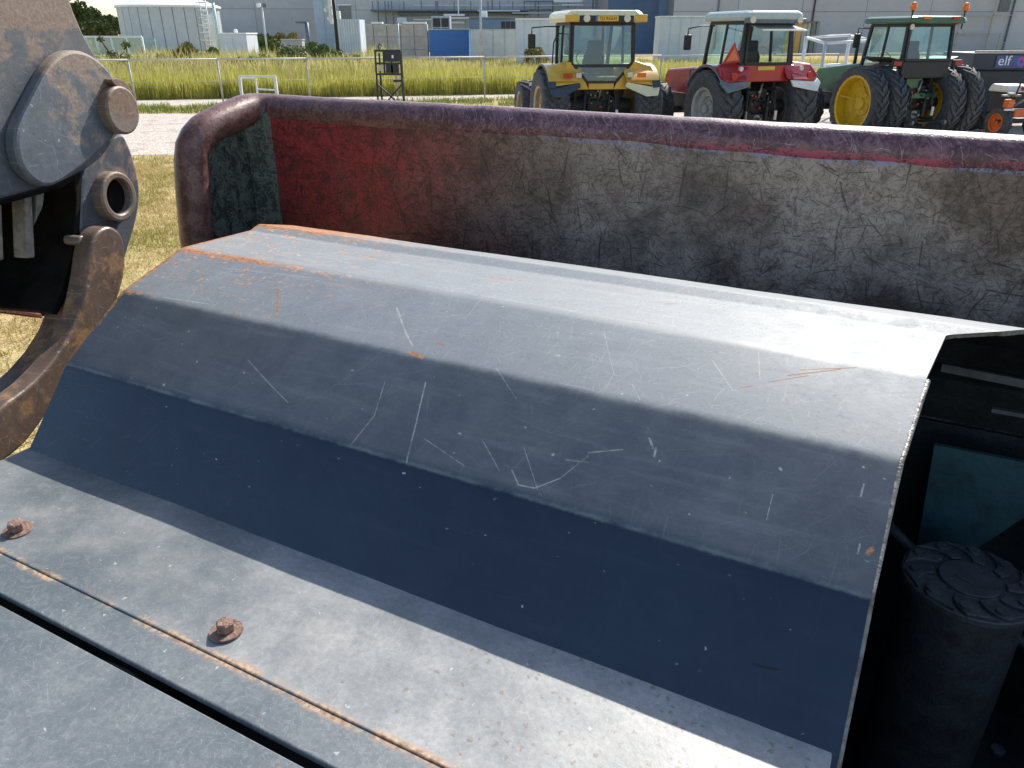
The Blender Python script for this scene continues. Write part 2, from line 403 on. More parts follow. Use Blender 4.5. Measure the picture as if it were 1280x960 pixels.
    rust = g.mx(rust, rs, g.math('MULTIPLY', rsc, g.math('MULTIPLY', g.rng(a, .10, .85, 1., 0.), g.math('MULTIPLY', g.rng(s, S3-.01, S2-.03, .12, 1.), g.rng(n_mid, .36, .52)))))
    rc = g.mix(g.rng(n_hi, .3, .7), (.20, .065, .022), (.50, .24, .11))
    fleck = g.math('MULTIPLY', g.rng(g.math('ADD', g.noise(g.vm('MULTIPLY', uv, (26., 60., 1.)), 1., 4, .65, 1.2, '2D'), g.math('MULTIPLY', g.mx(f2, f1), .10)), .60, .66), g.math('MULTIPLY', g.rng(a, .15, .80, 1., 0.), g.math('MULTIPLY', g.rng(s, S3-.006, S3+.006), g.rng(s, S3, S2-.02, .4, 1.))))
    c = g.mix(g.math('MULTIPLY', fleck, .85), c, g.mix(g.rng(n_hi, .4, .6), (.34, .13, .05), (.62, .38, .22)))
    c = g.mix(g.math('MULTIPLY', rust, .9), c, rc)
    # one dark smear on the clean facet
    dk = seg_marks(g, uv, pxsegs([([(942,830),(956,834),(972,837)], 3.2)], hood_uv, .0008))
    c = g.mix(g.math('MULTIPLY', dk, .8), c, (.008, .007, .006))
    g.set(b.inputs['Base Color'], c); g.set(b.inputs['Specular IOR Level'], g.rng(wear_light, .05, .9, .5, .30))
    ro = g.math('ADD', g.math('ADD', .24, g.math('MULTIPLY', wear_light, .25)), g.math('ADD', g.math('MULTIPLY', dustm, .16), g.math('MULTIPLY', rust, .3)))
    ro = g.math('ADD', ro, g.math('MULTIPLY', g.math('SUBTRACT', streak, .5), .1))
    g.set(b.inputs['Roughness'], ro)
    bp = g.n('ShaderNodeBump'); bp.inputs['Strength'].default_value = .35; bp.inputs['Distance'].default_value = .002
    g.set(bp.inputs['Height'], g.math('MULTIPLY', g.noise(ob, 90., 3, .7), .3)); g.set(b.inputs['Normal'], bp.outputs[0])
    return m
HOODM = hood_material()
RIMM = simple('worn_rim_metal', (.20, .19, .17), .45, .3, .4, 40., .3, 120., dirt=(.10,.06,.035,.7))
INNER = simple('bay_black_paint', (.017, .020, .021), .6, 0, .4, 12., .2, 60., spec=.3)
def hood_mesh():
    me = bpy.data.meshes.new('hood'); NA = 40; n = len(HP); vs_ = []; uvv = []
    for layer in (0, 1):
        for i, (pn, pz, ar) in enumerate(HP):
            j0, j1 = max(0, i-1), min(n-1, i+1)
            t = Vector((HP[j1][0]-HP[j0][0], HP[j1][1]-HP[j0][1])).normalized(); nr = Vector((-t.y, t.x))
            for k in range(NA+1):
                a = -.004 + .003*mnoise.noise(Vector((HS[i]*9, 5, 5))) + (ar+.004)*k/NA
                dz = .0022*mnoise.noise(Vector((a*3.2, HS[i]*3.5, 0))) + .0007*mnoise.noise(Vector((a*13, HS[i]*11, 4)))
                o = dz - layer*TH
                vs_.append((a, pn+nr.x*o, Z+pz+nr.y*o)); uvv.append((a, HS[i]))
    W_ = NA+1; o2 = n*W_; fs = []; mi = []
    for i in range(n-1):
        for k in range(NA):
            q = i*W_+k; fs.append((q, q+1, q+W_+1, q+W_)); mi.append(0)
            q += o2; fs.append((q, q+W_, q+W_+1, q+1)); mi.append(2)
        q = i*W_+NA; fs.append((q, q+o2, q+W_+o2, q+W_)); mi.append(1)
        q = i*W_; fs.append((q, q+W_, q+W_+o2, q+o2)); mi.append(1)
    for k in range(NA):
        for i in (0, n-1): q = i*W_+k; fs.append((q, q+o2, q+1+o2, q+1)); mi.append(1)
    me.from_pydata(vs_, [], fs); me.polygons.foreach_set('material_index', mi)
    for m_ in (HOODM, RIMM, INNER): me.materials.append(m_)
    ul = me.uv_layers.new(name='UVMap')
    for lp in me.loops: ul.data[lp.index].uv = uvv[lp.vertex_index]
    bm = bmesh.new(); bm.from_mesh(me); bmesh.ops.recalc_face_normals(bm, faces=bm.faces); bm.to_mesh(me); bm.free()
    me.polygons.foreach_set('use_smooth', [True]*len(me.polygons)); me.set_sharp_from_angle(angle=R(40))
    o = bpy.data.objects.new('hood', me); COL.objects.link(o); o.parent = M
    return o
def rim_bead():
    mb = MB(); pts = []; rs = []
    k1 = max(i for i, q in enumerate(HP) if q[0] < .47)
    for i in range(k1):
        for t in (0, .25, .5, .75):
            q = Vector(HP[i]).lerp(Vector(HP[i+1]), t); j = (Vector(HP[i+1])-Vector(HP[i])); nr = Vector((-j.y, j.x)).normalized() if j.length else Vector((-1, 0))
            pts.append((q.z+.001+.0008*mnoise.noise(Vector((q.x*40, 1, 1))), q.x-nr.x*.0045, Z+q.y-nr.y*.0045)); rs.append(.0044+.0003*mnoise.noise(Vector((q.x*60, q.y*60, 3))))
    mb.tube(pts, .005, 8, True, rs); return mb.build('rim_bead', RIMM, hood, smooth=True)
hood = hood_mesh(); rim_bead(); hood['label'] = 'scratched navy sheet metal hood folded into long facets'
# welded stiffener band on the inner side of the right rim
def deck_uv(u, v): a, n, z = loc(on_z(u, v, DECK)); return a, n
def deck_material():
    m, g, b = new_mat('deck_paint')
    p = g.n('ShaderNodeTexCoord').outputs['Object']; a, n, _ = g.xyz(p)
    n_lo = g.noise(p, 3., 5, .6); n_mid = g.noise(p, 16., 5, .65); n_hi = g.noise(p, 110., 4, .7)
    strip = g.rng(n, -.236, -.234)                        # the raised strip is more worn than the plates in front of it
    right = g.rng(a, .35, 1.35)
    base = g.mix(g.rng(n_lo, .3, .7), (.085, .105, .116), (.115, .134, .142))
    worn = g.mix(g.rng(n_mid, .3, .7), (.235, .240, .238), (.36, .355, .34))
    c = g.mix(g.math('MULTIPLY', g.rng(g.math('ADD', n_lo, g.math('MULTIPLY', right, .28)), .38, .75), g.math('ADD', .25, g.math('MULTIPLY', strip, .65))), base, worn)
    def scr(sc, wd, ln, am, sd): return g.group(SCR, Vector=p, Scale=sc, Width=wd, Length=ln, Amount=am, Seed=sd)
    sc = g.mx(scr(22., .016, .5, .6, 2.), scr(42., .028, .5, .8, 7.), scr(75., .05, .5, .8, 17.), scr(120., .08, .5, .9, 27.))
    sc2 = scr(60., .04, .5, .6, 41.)
    c = g.mix(g.math('MULTIPLY', sc, .34), c, (.46, .47, .45))
    brush = g.noise(g.vm('MULTIPLY', g.vm('ADD', p, g.comb(g.math('MULTIPLY', n_mid, .15), g.math('MULTIPLY', n_lo, .3))), (30., 75., 1.)), 1., 5, .75, .2, '2D')
    c = g.mix(g.math('MULTIPLY', g.rng(brush, .48, .70), .18), c, (.36, .365, .35))
    c = g.mix(g.math('MULTIPLY', g.rng(n_hi, .40, .62), .30), c, g.mix(strip, (.06, .075, .085), (.13, .13, .125)))
    c = g.mix(g.math('MULTIPLY', g.math('MULTIPLY', g.rng(g.noise(p, 6., 5, .7), .50, .70), strip), .12), c, (.36, .31, .24))
    c = g.mix(g.math('MULTIPLY', sc2, .25), c, (.07, .08, .09))
    vo = g.n('ShaderNodeTexVoronoi', voronoi_dimensions='2D'); nj = g.noise(p, 170., 3, .7); wp_ = g.vm('ADD', p, g.comb(g.math('MULTIPLY', nj, .016), g.math('MULTIPLY', n_hi, .020)))
    g.set(vo.inputs['Vector'], wp_); vo.inputs['Scale'].default_value = 34
    vc = g.n('ShaderNodeSeparateColor'); g.set(vc.inputs[0], vo.outputs['Color'])
    sp = g.math('MULTIPLY', g.math('LESS_THAN', vo.outputs['Distance'], g.math('MULTIPLY', vc.outputs[1], .085)), g.math('LESS_THAN', vc.outputs[0], .16))
    c = g.mix(g.math('MULTIPLY', sp, .6), c, (.50, .50, .46))
    vo2 = g.n('ShaderNodeTexVoronoi', voronoi_dimensions='2D'); g.set(vo2.inputs['Vector'], wp_); vo2.inputs['Scale'].default_value = 95
    v2 = g.n('ShaderNodeSeparateColor'); g.set(v2.inputs[0], vo2.outputs['Color'])
    sp2 = g.math('MULTIPLY', g.math('LESS_THAN', vo2.outputs['Distance'], g.math('MULTIPLY', v2.outputs[1], .35)), g.math('LESS_THAN', v2.outputs[0], g.math('MULTIPLY', g.rng(a, .9, 1.5), .3)))
    c = g.mix(g.math('MULTIPLY', sp2, .6), c, (.16, .10, .06))
    # rust along the seam, and single stains
    e = g.math('ABSOLUTE', g.math('SUBTRACT', n, g.math('ADD', -.2465, g.math('MULTIPLY', g.noise(p, 9., 5, .7), .020))))
    seam = g.math('MULTIPLY', g.mx(g.rng(e, .001, .012, 1., 0.), g.math('MULTIPLY', g.rng(g.math('ABSOLUTE', g.math('ADD', n, .2366)), .0006, .0026, 1., 0.), 1.)), g.rng(g.math('ADD', n_mid, g.math('MULTIPLY', n_hi, .3)), .56, .74, .0, .95))
    st = seg_marks(g, p, pxsegs([([(150,765),(172,748),(188,738)],11.), ([(560,955),(585,935)],24.), ([(372,852),(386,850)],6.), ([(330,865),(362,872)],6.), ([(75,646),(100,643)],5.),
             ([(805,908),(832,920)],14.), ([(440,900),(500,925)],7.), ([(575,950),(600,930)],20.), ([(30,660),(55,668)],9.), ([(268,800),(300,792)],16.)], deck_uv, .0011))
    st = g.math('MULTIPLY', st, g.rng(g.math('ADD', n_mid, g.math('MULTIPLY', n_hi, .4)), .42, .72))
    rust = g.mx(g.math('MULTIPLY', seam, .9), g.math('MULTIPLY', st, .85))
    c = g.mix(rust, c, g.mix(g.rng(n_hi, .35, .65), (.22, .10, .045), (.52, .36, .22)))
    wm = seg_marks(g, p, pxsegs([([(190,655),(215,690),(238,706)],2.), ([(240,706),(215,724)],1.4), ([(28,790),(54,776)],2.5), ([(410,810),(416,813)],4.), ([(120,940),(132,945)],4.),
             ([(70,650),(92,655)],5.), ([(84,600),(100,625)],1.4)], deck_uv, .001))
    c = g.mix(g.math('MULTIPLY', wm, .6), c, (.52, .52, .48))
    g.set(b.inputs['Base Color'], c)
    g.set(b.inputs['Roughness'], g.math('ADD', .40, g.math('ADD', g.math('MULTIPLY', n_mid, .10), g.math('MULTIPLY', rust, .3))))
    bp = g.n('ShaderNodeBump'); bp.inputs['Strength'].default_value = .35; bp.inputs['Distance'].default_value = .002
    g.set(bp.inputs['Height'], g.math('MULTIPLY', g.noise(p, 110., 3, .7), .4)); g.set(b.inputs['Normal'], bp.outputs[0])
    return m
DECKM = deck_material()
BODYM = simple('machine_body_paint', (.030, .038, .046), .45, 0, .3, 5., .1, 40., dirt=(.10,.08,.06,.5))
def plate(name, a0, a1, n0, n1, z0, z1, mat=DECKM, bev=.002, grid=0):
    mb = MB(); mb.box(a0, a1, n0, n1, z0, z1); return mb.build(name, mat, M, bevel=bev)
dp = plate('deck_plate', -.012, 1.598, -.236, .016, Z-.012, Z); dp['label'] = 'worn raised deck strip at the foot of the hood'
plate('deck_plate', -.012, 2.3, -.297, -.2361, Z-.014, Z-.0025)
dp3 = plate('deck_plate', -.012, 2.3, -.66, -.3125, Z-.014, Z-.004); dp3['label'] = 'flat deck plate in front of the dark gap'
plate('gap_channel', -.012, 2.3, -.330, -.285, Z-.09, Z-.06, INNER)
# chipped lip along the gap
mb = MB()
mb.prism([(.62,-.3125,0),(.66,-.304,0),(.70,-.302,0),(.735,-.306,0),(.76,-.3125,0)], (0,0,Z-.034), (0,0,Z-.016)); mb.build('gap_chip', INNER, M)
# bolts with washers
BOLTM = simple('rusty_bolt', (.23, .135, .10), .6, .2, .35, 60., .5, 220., dirt=(.42,.30,.24,.6))
WASHM = simple('rusty_washer', (.17, .10, .072), .7, .1, .4, 70., .4, 200., dirt=(.38,.25,.17,.6))
for (u, v) in ((22, 664), (283, 790)):
    a, n, z = loc(on_z(u, v, DECK))
    mb = MB(); mb.lathe([(.0001,0),(.0125,0),(.0135,.002),(.0135,.0135),(.0115,.0165),(.0001,.0168)], 6, (0,0,0))
    bo = mb.build('bolt', BOLTM, M, bevel=.0012, loc=(a, n, Z+.0036)); bo.rotation_euler = (R(2), R(-2), R(20*u))
    mb = MB(); mb.lathe([(.0001,0),(.0235,0),(.0245,.0012),(.0238,.0034),(.0001,.0036)], 28, (0,0,0))
    ws = mb.build('washer', WASHM, bo, auto=40, loc=(0, 0, -.0035))
# body below the deck: skirts, floor pan, skids down to the ground
plate('side_skirt', -.012, .0, -.655, 1.10, .30, Z-.020, BODYM)
plate('front_skirt', .002, 2.298, -.655, -.640, .30, Z-.020, BODYM)
plate('rear_skirt', .002, 2.75, 1.085, 1.10, .30, Z-.025, INNER)
plate('bay_partition', 1.585, 1.597, .02, 1.08, .80, Z-.015, INNER)
plate('bay_front_panel', 1.60, 2.75, -.02, -.004, .80, Z-.25, INNER)
plate('bay_end_panel', 2.735, 2.75, .02, 1.08, .80, Z+.1, INNER)
plate('bay_floor', 1.60, 2.73, .02, 1.08, .78, .80, INNER)
plate('chassis', .05, 2.7, -.60, 1.05, .28, .76, BODYM, .02)
for n0 in (-.55, .72):
    plate('skid', .0, 2.6, n0, n0+.30, 0, .279, BODYM, .03)
# hood cover continuing behind the bay (rear cowl): dark inside seen past the rim
mb = MB(); mb.prism([(0,.88,Z+.285),(0,1.0,Z+.205),(0,1.085,Z+.08),(0,1.095,Z-.02),(0,1.083,Z-.02),(0,1.074,Z+.075),(0,.992,Z+.193),(0,.876,Z+.273)], (1.95,0,0), (2.74,0,0))
mb.build('rear_cowl', INNER, M)
# things inside the bay
TEAL = simple('bay_teal_paint', (.022, .068, .074), .5, 0, .4, 8., .1, 50., dirt=(.03,.03,.03,.6))
def bay_at(u, v, n): P = on_plane(u, v, wor(0, n, 0), NX); return loc(P)
q = [bay_at(*uv, .98) for uv in ((1168,556),(1300,582),(1320,620),(1215,690),(1140,720))]
mb = MB(); mb.prism([(x, .98, zz) for x, y, zz in q], (0,0,0), (0,.012,0)); mb.build('teal_panel', TEAL, M)
BAR = simple('bay_grey_metal', (.09, .095, .095), .45, .2, .3, 20.)
for (u0, v0, u1, v1, n_, hh) in ((1178,455,1330,485,1.03,.018), (1240,511,1330,526,.99,.009)):
    a0, _, z0 = bay_at(u0, v0, n_); a1, _, z1 = bay_at(u1, v1, n_)
    mb = MB(); mb.prism([(a0,n_,z0),(a1,n_,z1),(a1,n_,z1-hh),(a0,n_,z0-hh)], (0,0,0), (0,.012,0)); mb.build('reflection_strip', BAR, M)  # pale strips standing in for reflections and edges on the back wall
CAPZ = Z - .20
ca, cn, _ = loc(on_z(1213, 722, CAPZ)); CR = .126
CYL = simple('bay_canister_rubber', (.065, .065, .067), .5, 0, .3, 20., .2, 80., dirt=(.10,.09,.08,.5))
mb = MB(); mb.lathe([(.001,.80),(CR*.88,.80),(CR*.88,CAPZ-.06),(CR*.93,CAPZ-.035),(CR*.93,CAPZ-.022),(.001,CAPZ-.022)], 40, (ca, cn, 0)); can = mb.build('canister', CYL, M, auto=40)
mb = MB(); mb.lathe([(.001,-.022),(CR*.99,-.022),(CR*.99,-.007),(CR*.46,-.007),(CR*.46,0),(.001,.001)], 40, (ca, cn, CAPZ)); cap = mb.build('canister_cap', CYL, M, auto=40, bevel=.002)
for k in range(10):                                       # curled knobs round the cap
    th = 2*math.pi*k/10; mb = MB()
    ring = []
    for i in range(9):
        t = i/8; ring.append((CR*(.52+.44*t), th + .34*t*t - .10))
    for i in range(9):
        t = 1-i/8; ring.append((CR*(.52+.44*t), th + .34*t*t + .22 + .14*t))
    mb.prism([(r*math.cos(x), r*math.sin(x), 0) for r, x in ring], (0,0,-.0075), (0,0,.0))
    mb.build('knob', CYL, cap, bevel=.002, loc=(ca, cn, CAPZ))
    mb = MB(); hx = th+.22; mb.lathe([(.001,0),(.012,0),(.012,.005),(.001,.005)], 10, (ca+CR*.80*math.cos(hx), cn+CR*.80*math.sin(hx), CAPZ))
    mb.build('knob_rivet', CYL, cap)
mb = MB(); mb.box(-.013, .013, -.004, .004, 0, .002); o = mb.build('cap_tag', BAR, cap, loc=(ca-.012, cn-.012, CAPZ+.001)); o.rotation_euler.z = R(-25)
for k, (a0, n0, z0, a1, n1, z1) in enumerate(((1.66,.95,1.35,2.3,.98,1.10), (1.70,.40,.95,2.4,.62,.98), (1.95,1.0,1.5,2.15,.9,.9))):
    mb = MB(); mb.tube([(a0+(a1-a0)*t, n0+(n1-n0)*t, z0+(z1-z0)*t-.10*math.sin(math.pi*t)) for t in [i/14 for i in range(15)]], .014+.004*k, 8); mb.build('hose', CYL, M, smooth=True)
na, nn_, _ = loc(on_z(1250, 930, .83))
mb = MB(); mb.lathe([(.001,0),(.018,0),(.018,.014),(.001,.016)], 6, (na, nn_, .8)); mb.build('bay_nut', BAR, M, bevel=.002)

# ================================================================== WORN STEEL WALL BEHIND THE HOOD
NW = 1.25
WL = thing('steel_barrier', 'thick battered dark red steel side with rounded top edge standing behind the faceted hood', 'steel barrier', BASE, RZ)
def wall_material(lip=False, end=False):
    m, g, b = new_mat('wall_lip_paint' if lip else 'wall_end_paint' if end else 'wall_paint')
    p = g.n('ShaderNodeTexCoord').outputs['Object']; a, n, z = g.xyz(p)
    uv = g.comb(g.math('ADD', a, n), g.math('SUBTRACT', z, n) if lip else z)
    n_lo = g.noise(p, 2.4, 5, .62); n_mid = g.noise(p, 9., 6, .68, .6); n_hi = g.noise(p, 60., 5, .7, .4)
    grime = g.math('ADD', g.math('MULTIPLY', n_mid, .55), g.math('MULTIPLY', n_hi, .45))
    def scr(sc, wd, ln, am, sd, an=0., sp=3.1416): return g.group(SCR, Vector=uv, Scale=sc, Width=wd, Length=ln, Amount=am, Seed=sd, Angle=an, Spread=sp)
    dk = g.mx(scr(4., .012, .6, .7, 5., .3, 1.6), scr(9., .030, .5, .9, 9., 1.57, .7), scr(15., .045, .55, .9, 13.), scr(24., .05, .6, .9, 19., 0., .7))
    dk2 = g.mx(scr(34., .08, .6, .95, 27.), scr(52., .10, .6, .95, 37.), scr(75., .12, .6, .95, 43.))
    lt = g.mx(scr(18., .02, .5, .6, 53.), scr(30., .05, .5, .7, 59.), scr(48., .06, .5, .7, 67.))
    gr2 = g.math('ADD', g.math('MULTIPLY', g.noise(p, 22., 6, .75, .8), .6), g.math('MULTIPLY', g.noise(p, 130., 3, .7), .4))
    if end:
        c = g.mix(g.rng(gr2, .45, .55), (.016, .021, .017), (.11, .135, .105))
        c = g.mix(g.math('MULTIPLY', dk, .85), c, (.010, .010, .008)); c = g.mix(g.math('MULTIPLY', dk2, .6), c, (.012, .012, .010))
        c = g.mix(g.math('MULTIPLY', g.rng(g.noise(g.vm('MULTIPLY', p, (30., 30., 3.)), 1., 4, .6), .52, .7), .7), c, (.14, .165, .12))
        rough = .5
    elif lip:
        c = g.mix(g.rng(gr2, .45, .56), (.100, .040, .046), (.215, .105, .118))
        c = g.mix(g.math('MULTIPLY', lt, .8), c, (.46, .34, .36)); c = g.mix(g.math('MULTIPLY', dk2, .8), c, (.030, .012, .011))
        tt = g.math('DIVIDE', g.math('SUBTRACT', g.math('ADD', LIPC[0], g.math('MULTIPLY', a, LIPC[1])), z), LIPC[2])
        tt = g.math('ADD', tt, g.math('MULTIPLY', g.math('SUBTRACT', n_mid, .5), .35))
        chip = g.math('MULTIPLY', g.rng(gr2, .46, .54), g.rng(a, .5, 1.5))
        c = g.mix(g.math('MULTIPLY', g.math('MULTIPLY', g.rng(tt, .50, .58), g.rng(tt, .84, .90, 1., 0.)), g.math('MULTIPLY', chip, .9)), c, (.46, .075, .12))
        c = g.mix(g.math('MULTIPLY', g.math('MULTIPLY', g.rng(tt, .9, .95), g.rng(g.noise(p, 6., 2, .5), .40, .48)), g.math('MULTIPLY', chip, .9)), c, (.21, .26, .42))
        c = g.mix(g.math('MULTIPLY', g.rng(a, -.1, .45, 1., 0.), .85), c, g.mix(g.rng(gr2, .42, .58), (.105, .042, .032), (.23, .120, .090)))
        rough = .28
    else:
        red = g.math('MULTIPLY', g.rng(g.math('ADD', a, g.math('MULTIPLY', g.math('SUBTRACT', n_lo, .5), .9)), -.10, .62, 1., 0.), g.rng(g.math('ADD', g.math('MULTIPLY', n_mid, .5), gr2), .56, .76))
        c = g.mix(g.rng(gr2, .38, .60), (.072, .046, .033), (.205, .142, .104))
        lite = g.math('MULTIPLY', g.rng(g.math('ADD', g.noise(p, 3.3, 4, .6), g.math('MULTIPLY', n_hi, .15)), .46, .66), g.rng(a, .35, .9))
        c = g.mix(g.math('MULTIPLY', lite, g.rng(gr2, .40, .58, .35, .85)), c, (.42, .33, .268))
        redc = g.mix(g.rng(gr2, .38, .60), (.13, .020, .018), (.40, .050, .048))
        c = g.mix(red, c, redc)
        c = g.mix(g.math('MULTIPLY', lt, g.math('MULTIPLY', lite, .5)), c, (.45, .42, .39))
        c = g.mix(g.math('MULTIPLY', dk, .95), c, (.012, .010, .009)); c = g.mix(g.math('MULTIPLY', dk2, .80), c, (.020, .014, .012))
        oil = g.rng(g.math('ADD', g.noise(p, 4.3, 5, .7), g.math('MULTIPLY', g.math('SUBTRACT', gr2, .5), .5)), .52, .70); c = g.mix(g.math('MULTIPLY', oil, .66), c, (.022, .016, .014))
        d = g.math('ADD', g.math('SUBTRACT', g.math('ADD', LIPC[0], g.math('MULTIPLY', a, LIPC[1])), z), g.math('MULTIPLY', g.math('SUBTRACT', n_mid, .5), .022))
        chip = g.math('MULTIPLY', g.rng(gr2, .45, .53, .05, 1.), g.rng(a, .3, 1.3))
        c = g.mix(g.math('MULTIPLY', g.rng(d, .056, .060, 1., 0.), g.math('MULTIPLY', chip, .85)), c, (.40, .07, .10))
        c = g.mix(g.math('MULTIPLY', g.math('MULTIPLY', g.math('MULTIPLY', g.rng(d, .056, .060), g.rng(d, .076, .082, 1., 0.)), g.rng(g.noise(p, 6., 2, .5), .38, .46)), g.math('MULTIPLY', chip, .9)), c, (.21, .26, .42))
        rough = .38
    g.set(b.inputs['Base Color'], c)
    g.set(b.inputs['Roughness'], g.math('ADD', rough-.1, g.math('MULTIPLY', grime, .3)))
    bp = g.n('ShaderNodeBump'); bp.inputs['Strength'].default_value = .45; bp.inputs['Distance'].default_value = .005
    g.set(bp.inputs['Height'], g.math('ADD', g.math('MULTIPLY', g.noise(p, 140., 3, .75), .6), g.noise(p, 12., 2, .5))); g.set(b.inputs['Normal'], bp.outputs[0])
    return m
def wp(u, v, n=NW): return loc(on_plane(u, v, wor(0, n, 0), NX))
ctop = wp(310, 118); rtop = wp(1280, 172)
AL = ctop[0] + .012                                       # the end plate's plane
LR = .052                                                 # lip radius
zt = lambda a: ctop[2] + (rtop[2]-ctop[2])*(a-ctop[0])/(rtop[0]-ctop[0])
LIPC = (zt(0.0), zt(1.0)-zt(0.0), 2*LR)
WM, WLIP, WEND = wall_material(), wall_material(lip=True), wall_material(end=True)
mb = MB(); na_, nz_ = 90, 26; vs_ = []; fs = []
for i in range(na_+1):
    a = AL + (2.9-AL)*i/na_
    for k in range(nz_+1):
        t = k/nz_; z = (zt(a)-LR)*t
        d = .006*mnoise.noise(Vector((a*2.6, z*3, 1))) + .003*mnoise.noise(Vector((a*9, z*9, 2)))
        vs_.append((a, NW+.006+d, z))
for i in range(na_):
    for k in range(nz_): q = i*(nz_+1)+k; fs.append((q, q+nz_+1, q+nz_+2, q+1))
front_n = len(vs_)
mb.add(vs_, fs); mb.box(AL, 2.9, NW+.03, NW+.085, 0, 2.12)
mb.build('wall_panel', WM, WL, smooth=False, auto=50, recalc=False)
def flp(u, v): return loc(on_plane(u, v, wor(AL, 0, 0), AX))
edge = [flp(u, v) for u, v in ((262,137),(247,146),(235,160),(227,178),(225,200),(227,240),(232,300))]
# lip path: along the wall top, round the corner, down the end plate's free edge
path = [(2.9, NW+.054, zt(2.9)-LR)]
for i in range(40): a = 2.9 + (AL+.05-2.9)*(i+1)/40; path.append((a, NW+.054+.003*mnoise.noise(Vector((a*4, 1, 1))), zt(a)-LR+.004*mnoise.noise(Vector((a*3, 2, 2)))+.002*mnoise.noise(Vector((a*11, 2, 5)))))
path += [(AL+.015, NW+.042, zt(AL)-LR+.002), (AL-.005, NW+.005, zt(AL)-LR+.004), (AL-.008, NW-.04, zt(AL)-LR)]
ins = [Vector((AL-.008, e[1], e[2])) for e in edge]
inner = []
for i, e in enumerate(ins):
    t = (ins[min(i+1, len(ins)-1)]-ins[max(i-1, 0)]).normalized(); nrm = Vector((0, -t.z, t.y))
    if nrm.y < 0: nrm = -nrm
    inner.append(e + nrm*LR*.95)
path += [tuple(v) for v in inner] + [(AL-.008, inner[-1].y-.01, 1.3), (AL-.008, inner[-1].y-.01, .7), (AL-.008, inner[-1].y-.01, 0.0)]
mb = MB(); mb.tube(path, LR, 16, True); mb.build('rolled_edge', WLIP, WL, smooth=True)
poly = [(AL, NW+.05, 0), (AL, NW+.05, zt(AL)-LR*.9)] + [(AL, v.y+.005, v.z) for v in inner] + [(AL, inner[-1].y-.005, 0)]
mb = MB(); mb.prism(poly, (-.045, 0, 0), (.0, 0, 0)); mb.build('end_plate', WEND, WL)
# thick fillet weld in the inner corner
mb = MB(); mb.prism([(AL-.001, NW-.055, 0), (AL+.018, NW-.028, 0), (AL+.05, NW-.008, 0), (AL+.075, NW+.012, 0), (AL-.001, NW+.012, 0)], (0,0,0), (0,0,zt(AL)-LR)); mb.build('corner_fillet', WEND, WL, bevel=.012, seg=3)

# ================================================================== GRAPPLE ARM AT THE LEFT
AN = R(-13); MN = Vector((math.cos(AN), math.sin(AN), 0)); TT = Vector((-MN.y, MN.x, 0))
GP = P0 - AX*.20                                          # a point of the near plate's plane
GB = Vector((GP.x, GP.y, 0))
GR = thing('grapple', 'rusty grey-brown grapple arm with pivot pins and a curved claw beside the hood', 'grapple', GB, AN)
def gp(u, v, off=0.0):                                     # pixel -> (x=off, y=t, z) on a plane parallel to the plates
    P = on_plane(u, v, GP + MN*off, MN) - GB; return Vector((off, P.dot(TT), P.z))
def arm_material(name, base, worn, rustc, thr=.5, top=None):
    m, g, b = new_mat(name)
    p = g.n('ShaderNodeTexCoord').outputs['Object']; x, y, z = g.xyz(p); uv = g.comb(y, z)
    n_lo = g.noise(p, 4., 5, .6, .4); n_mid = g.noise(p, 22., 6, .7, .5); n_hi = g.noise(p, 120., 4, .7)
    mixn = g.math('ADD', g.math('MULTIPLY', n_lo, .6), g.math('MULTIPLY', n_mid, .4))
    c = g.mix(g.rng(n_mid, .3, .7), base, tuple(q*1.35 for q in base))
    rm = g.rng(mixn, thr-.02, thr+.05)
    if top is not None: rm = g.mx(rm, g.rng(g.math('ADD', z, g.math('MULTIPLY', g.math('SUBTRACT', n_mid, .5), .10)), top, top+.012))
    c = g.mix(rm, c, g.mix(g.rng(n_hi, .3, .7), rustc, tuple(min(1, q*1.7) for q in rustc)))
    def scr(sc, wd, ln, am, sd): return g.group(SCR, Vector=uv, Scale=sc, Width=wd, Length=ln, Amount=am, Seed=sd)
    s1 = g.mx(scr(8., .012, .5, .7, 3.), scr(18., .022, .5, .6, 8.), scr(34., .04, .5, .5, 15.))
    c = g.mix(g.math('MULTIPLY', s1, .6), c, worn)
    vo = g.n('ShaderNodeTexVoronoi'); g.set(vo.inputs['Vector'], g.vm('ADD', p, g.comb(g.math('MULTIPLY', n_hi, .012), g.math('MULTIPLY', n_mid, .03), g.math('MULTIPLY', n_hi, .016)))); vo.inputs['Scale'].default_value = 55
    vc = g.n('ShaderNodeSeparateColor'); g.set(vc.inputs[0], vo.outputs['Color'])
    sp = g.math('MULTIPLY', g.math('LESS_THAN', vo.outputs['Distance'], g.math('MULTIPLY', vc.outputs[1], .17)), g.math('LESS_THAN', vc.outputs[0], .22))
    c = g.mix(g.math('MULTIPLY', sp, .65), c, (.46, .40, .33))
    g.set(b.inputs['Base Color'], c); g.set(b.inputs['Roughness'], g.math('ADD', .38, g.math('MULTIPLY', rm, .22)))
    bp = g.n('ShaderNodeBump'); bp.inputs['Strength'].default_value = .5; bp.inputs['Distance'].default_value = .003
    g.set(bp.inputs['Height'], g.noise(p, 30., 5, .7, .5)); g.set(b.inputs['Normal'], bp.outputs[0])
    return m
zpt = gp(60, 42).z
ARM = arm_material('arm_paint', (.080,.086,.096), (.34,.32,.29), (.150,.108,.084), .535, zpt)
ARM2 = arm_material('arm_plate_paint', (.092,.104,.118), (.38,.37,.34), (.17,.128,.10), .55, gp(90, 92).z)
PINM = arm_material('arm_pin_metal', (.165,.130,.105), (.40,.36,.32), (.13,.08,.055), .52)
JAWM = arm_material('claw_rust', (.115,.082,.062), (.44,.36,.27), (.19,.105,.055), .52)
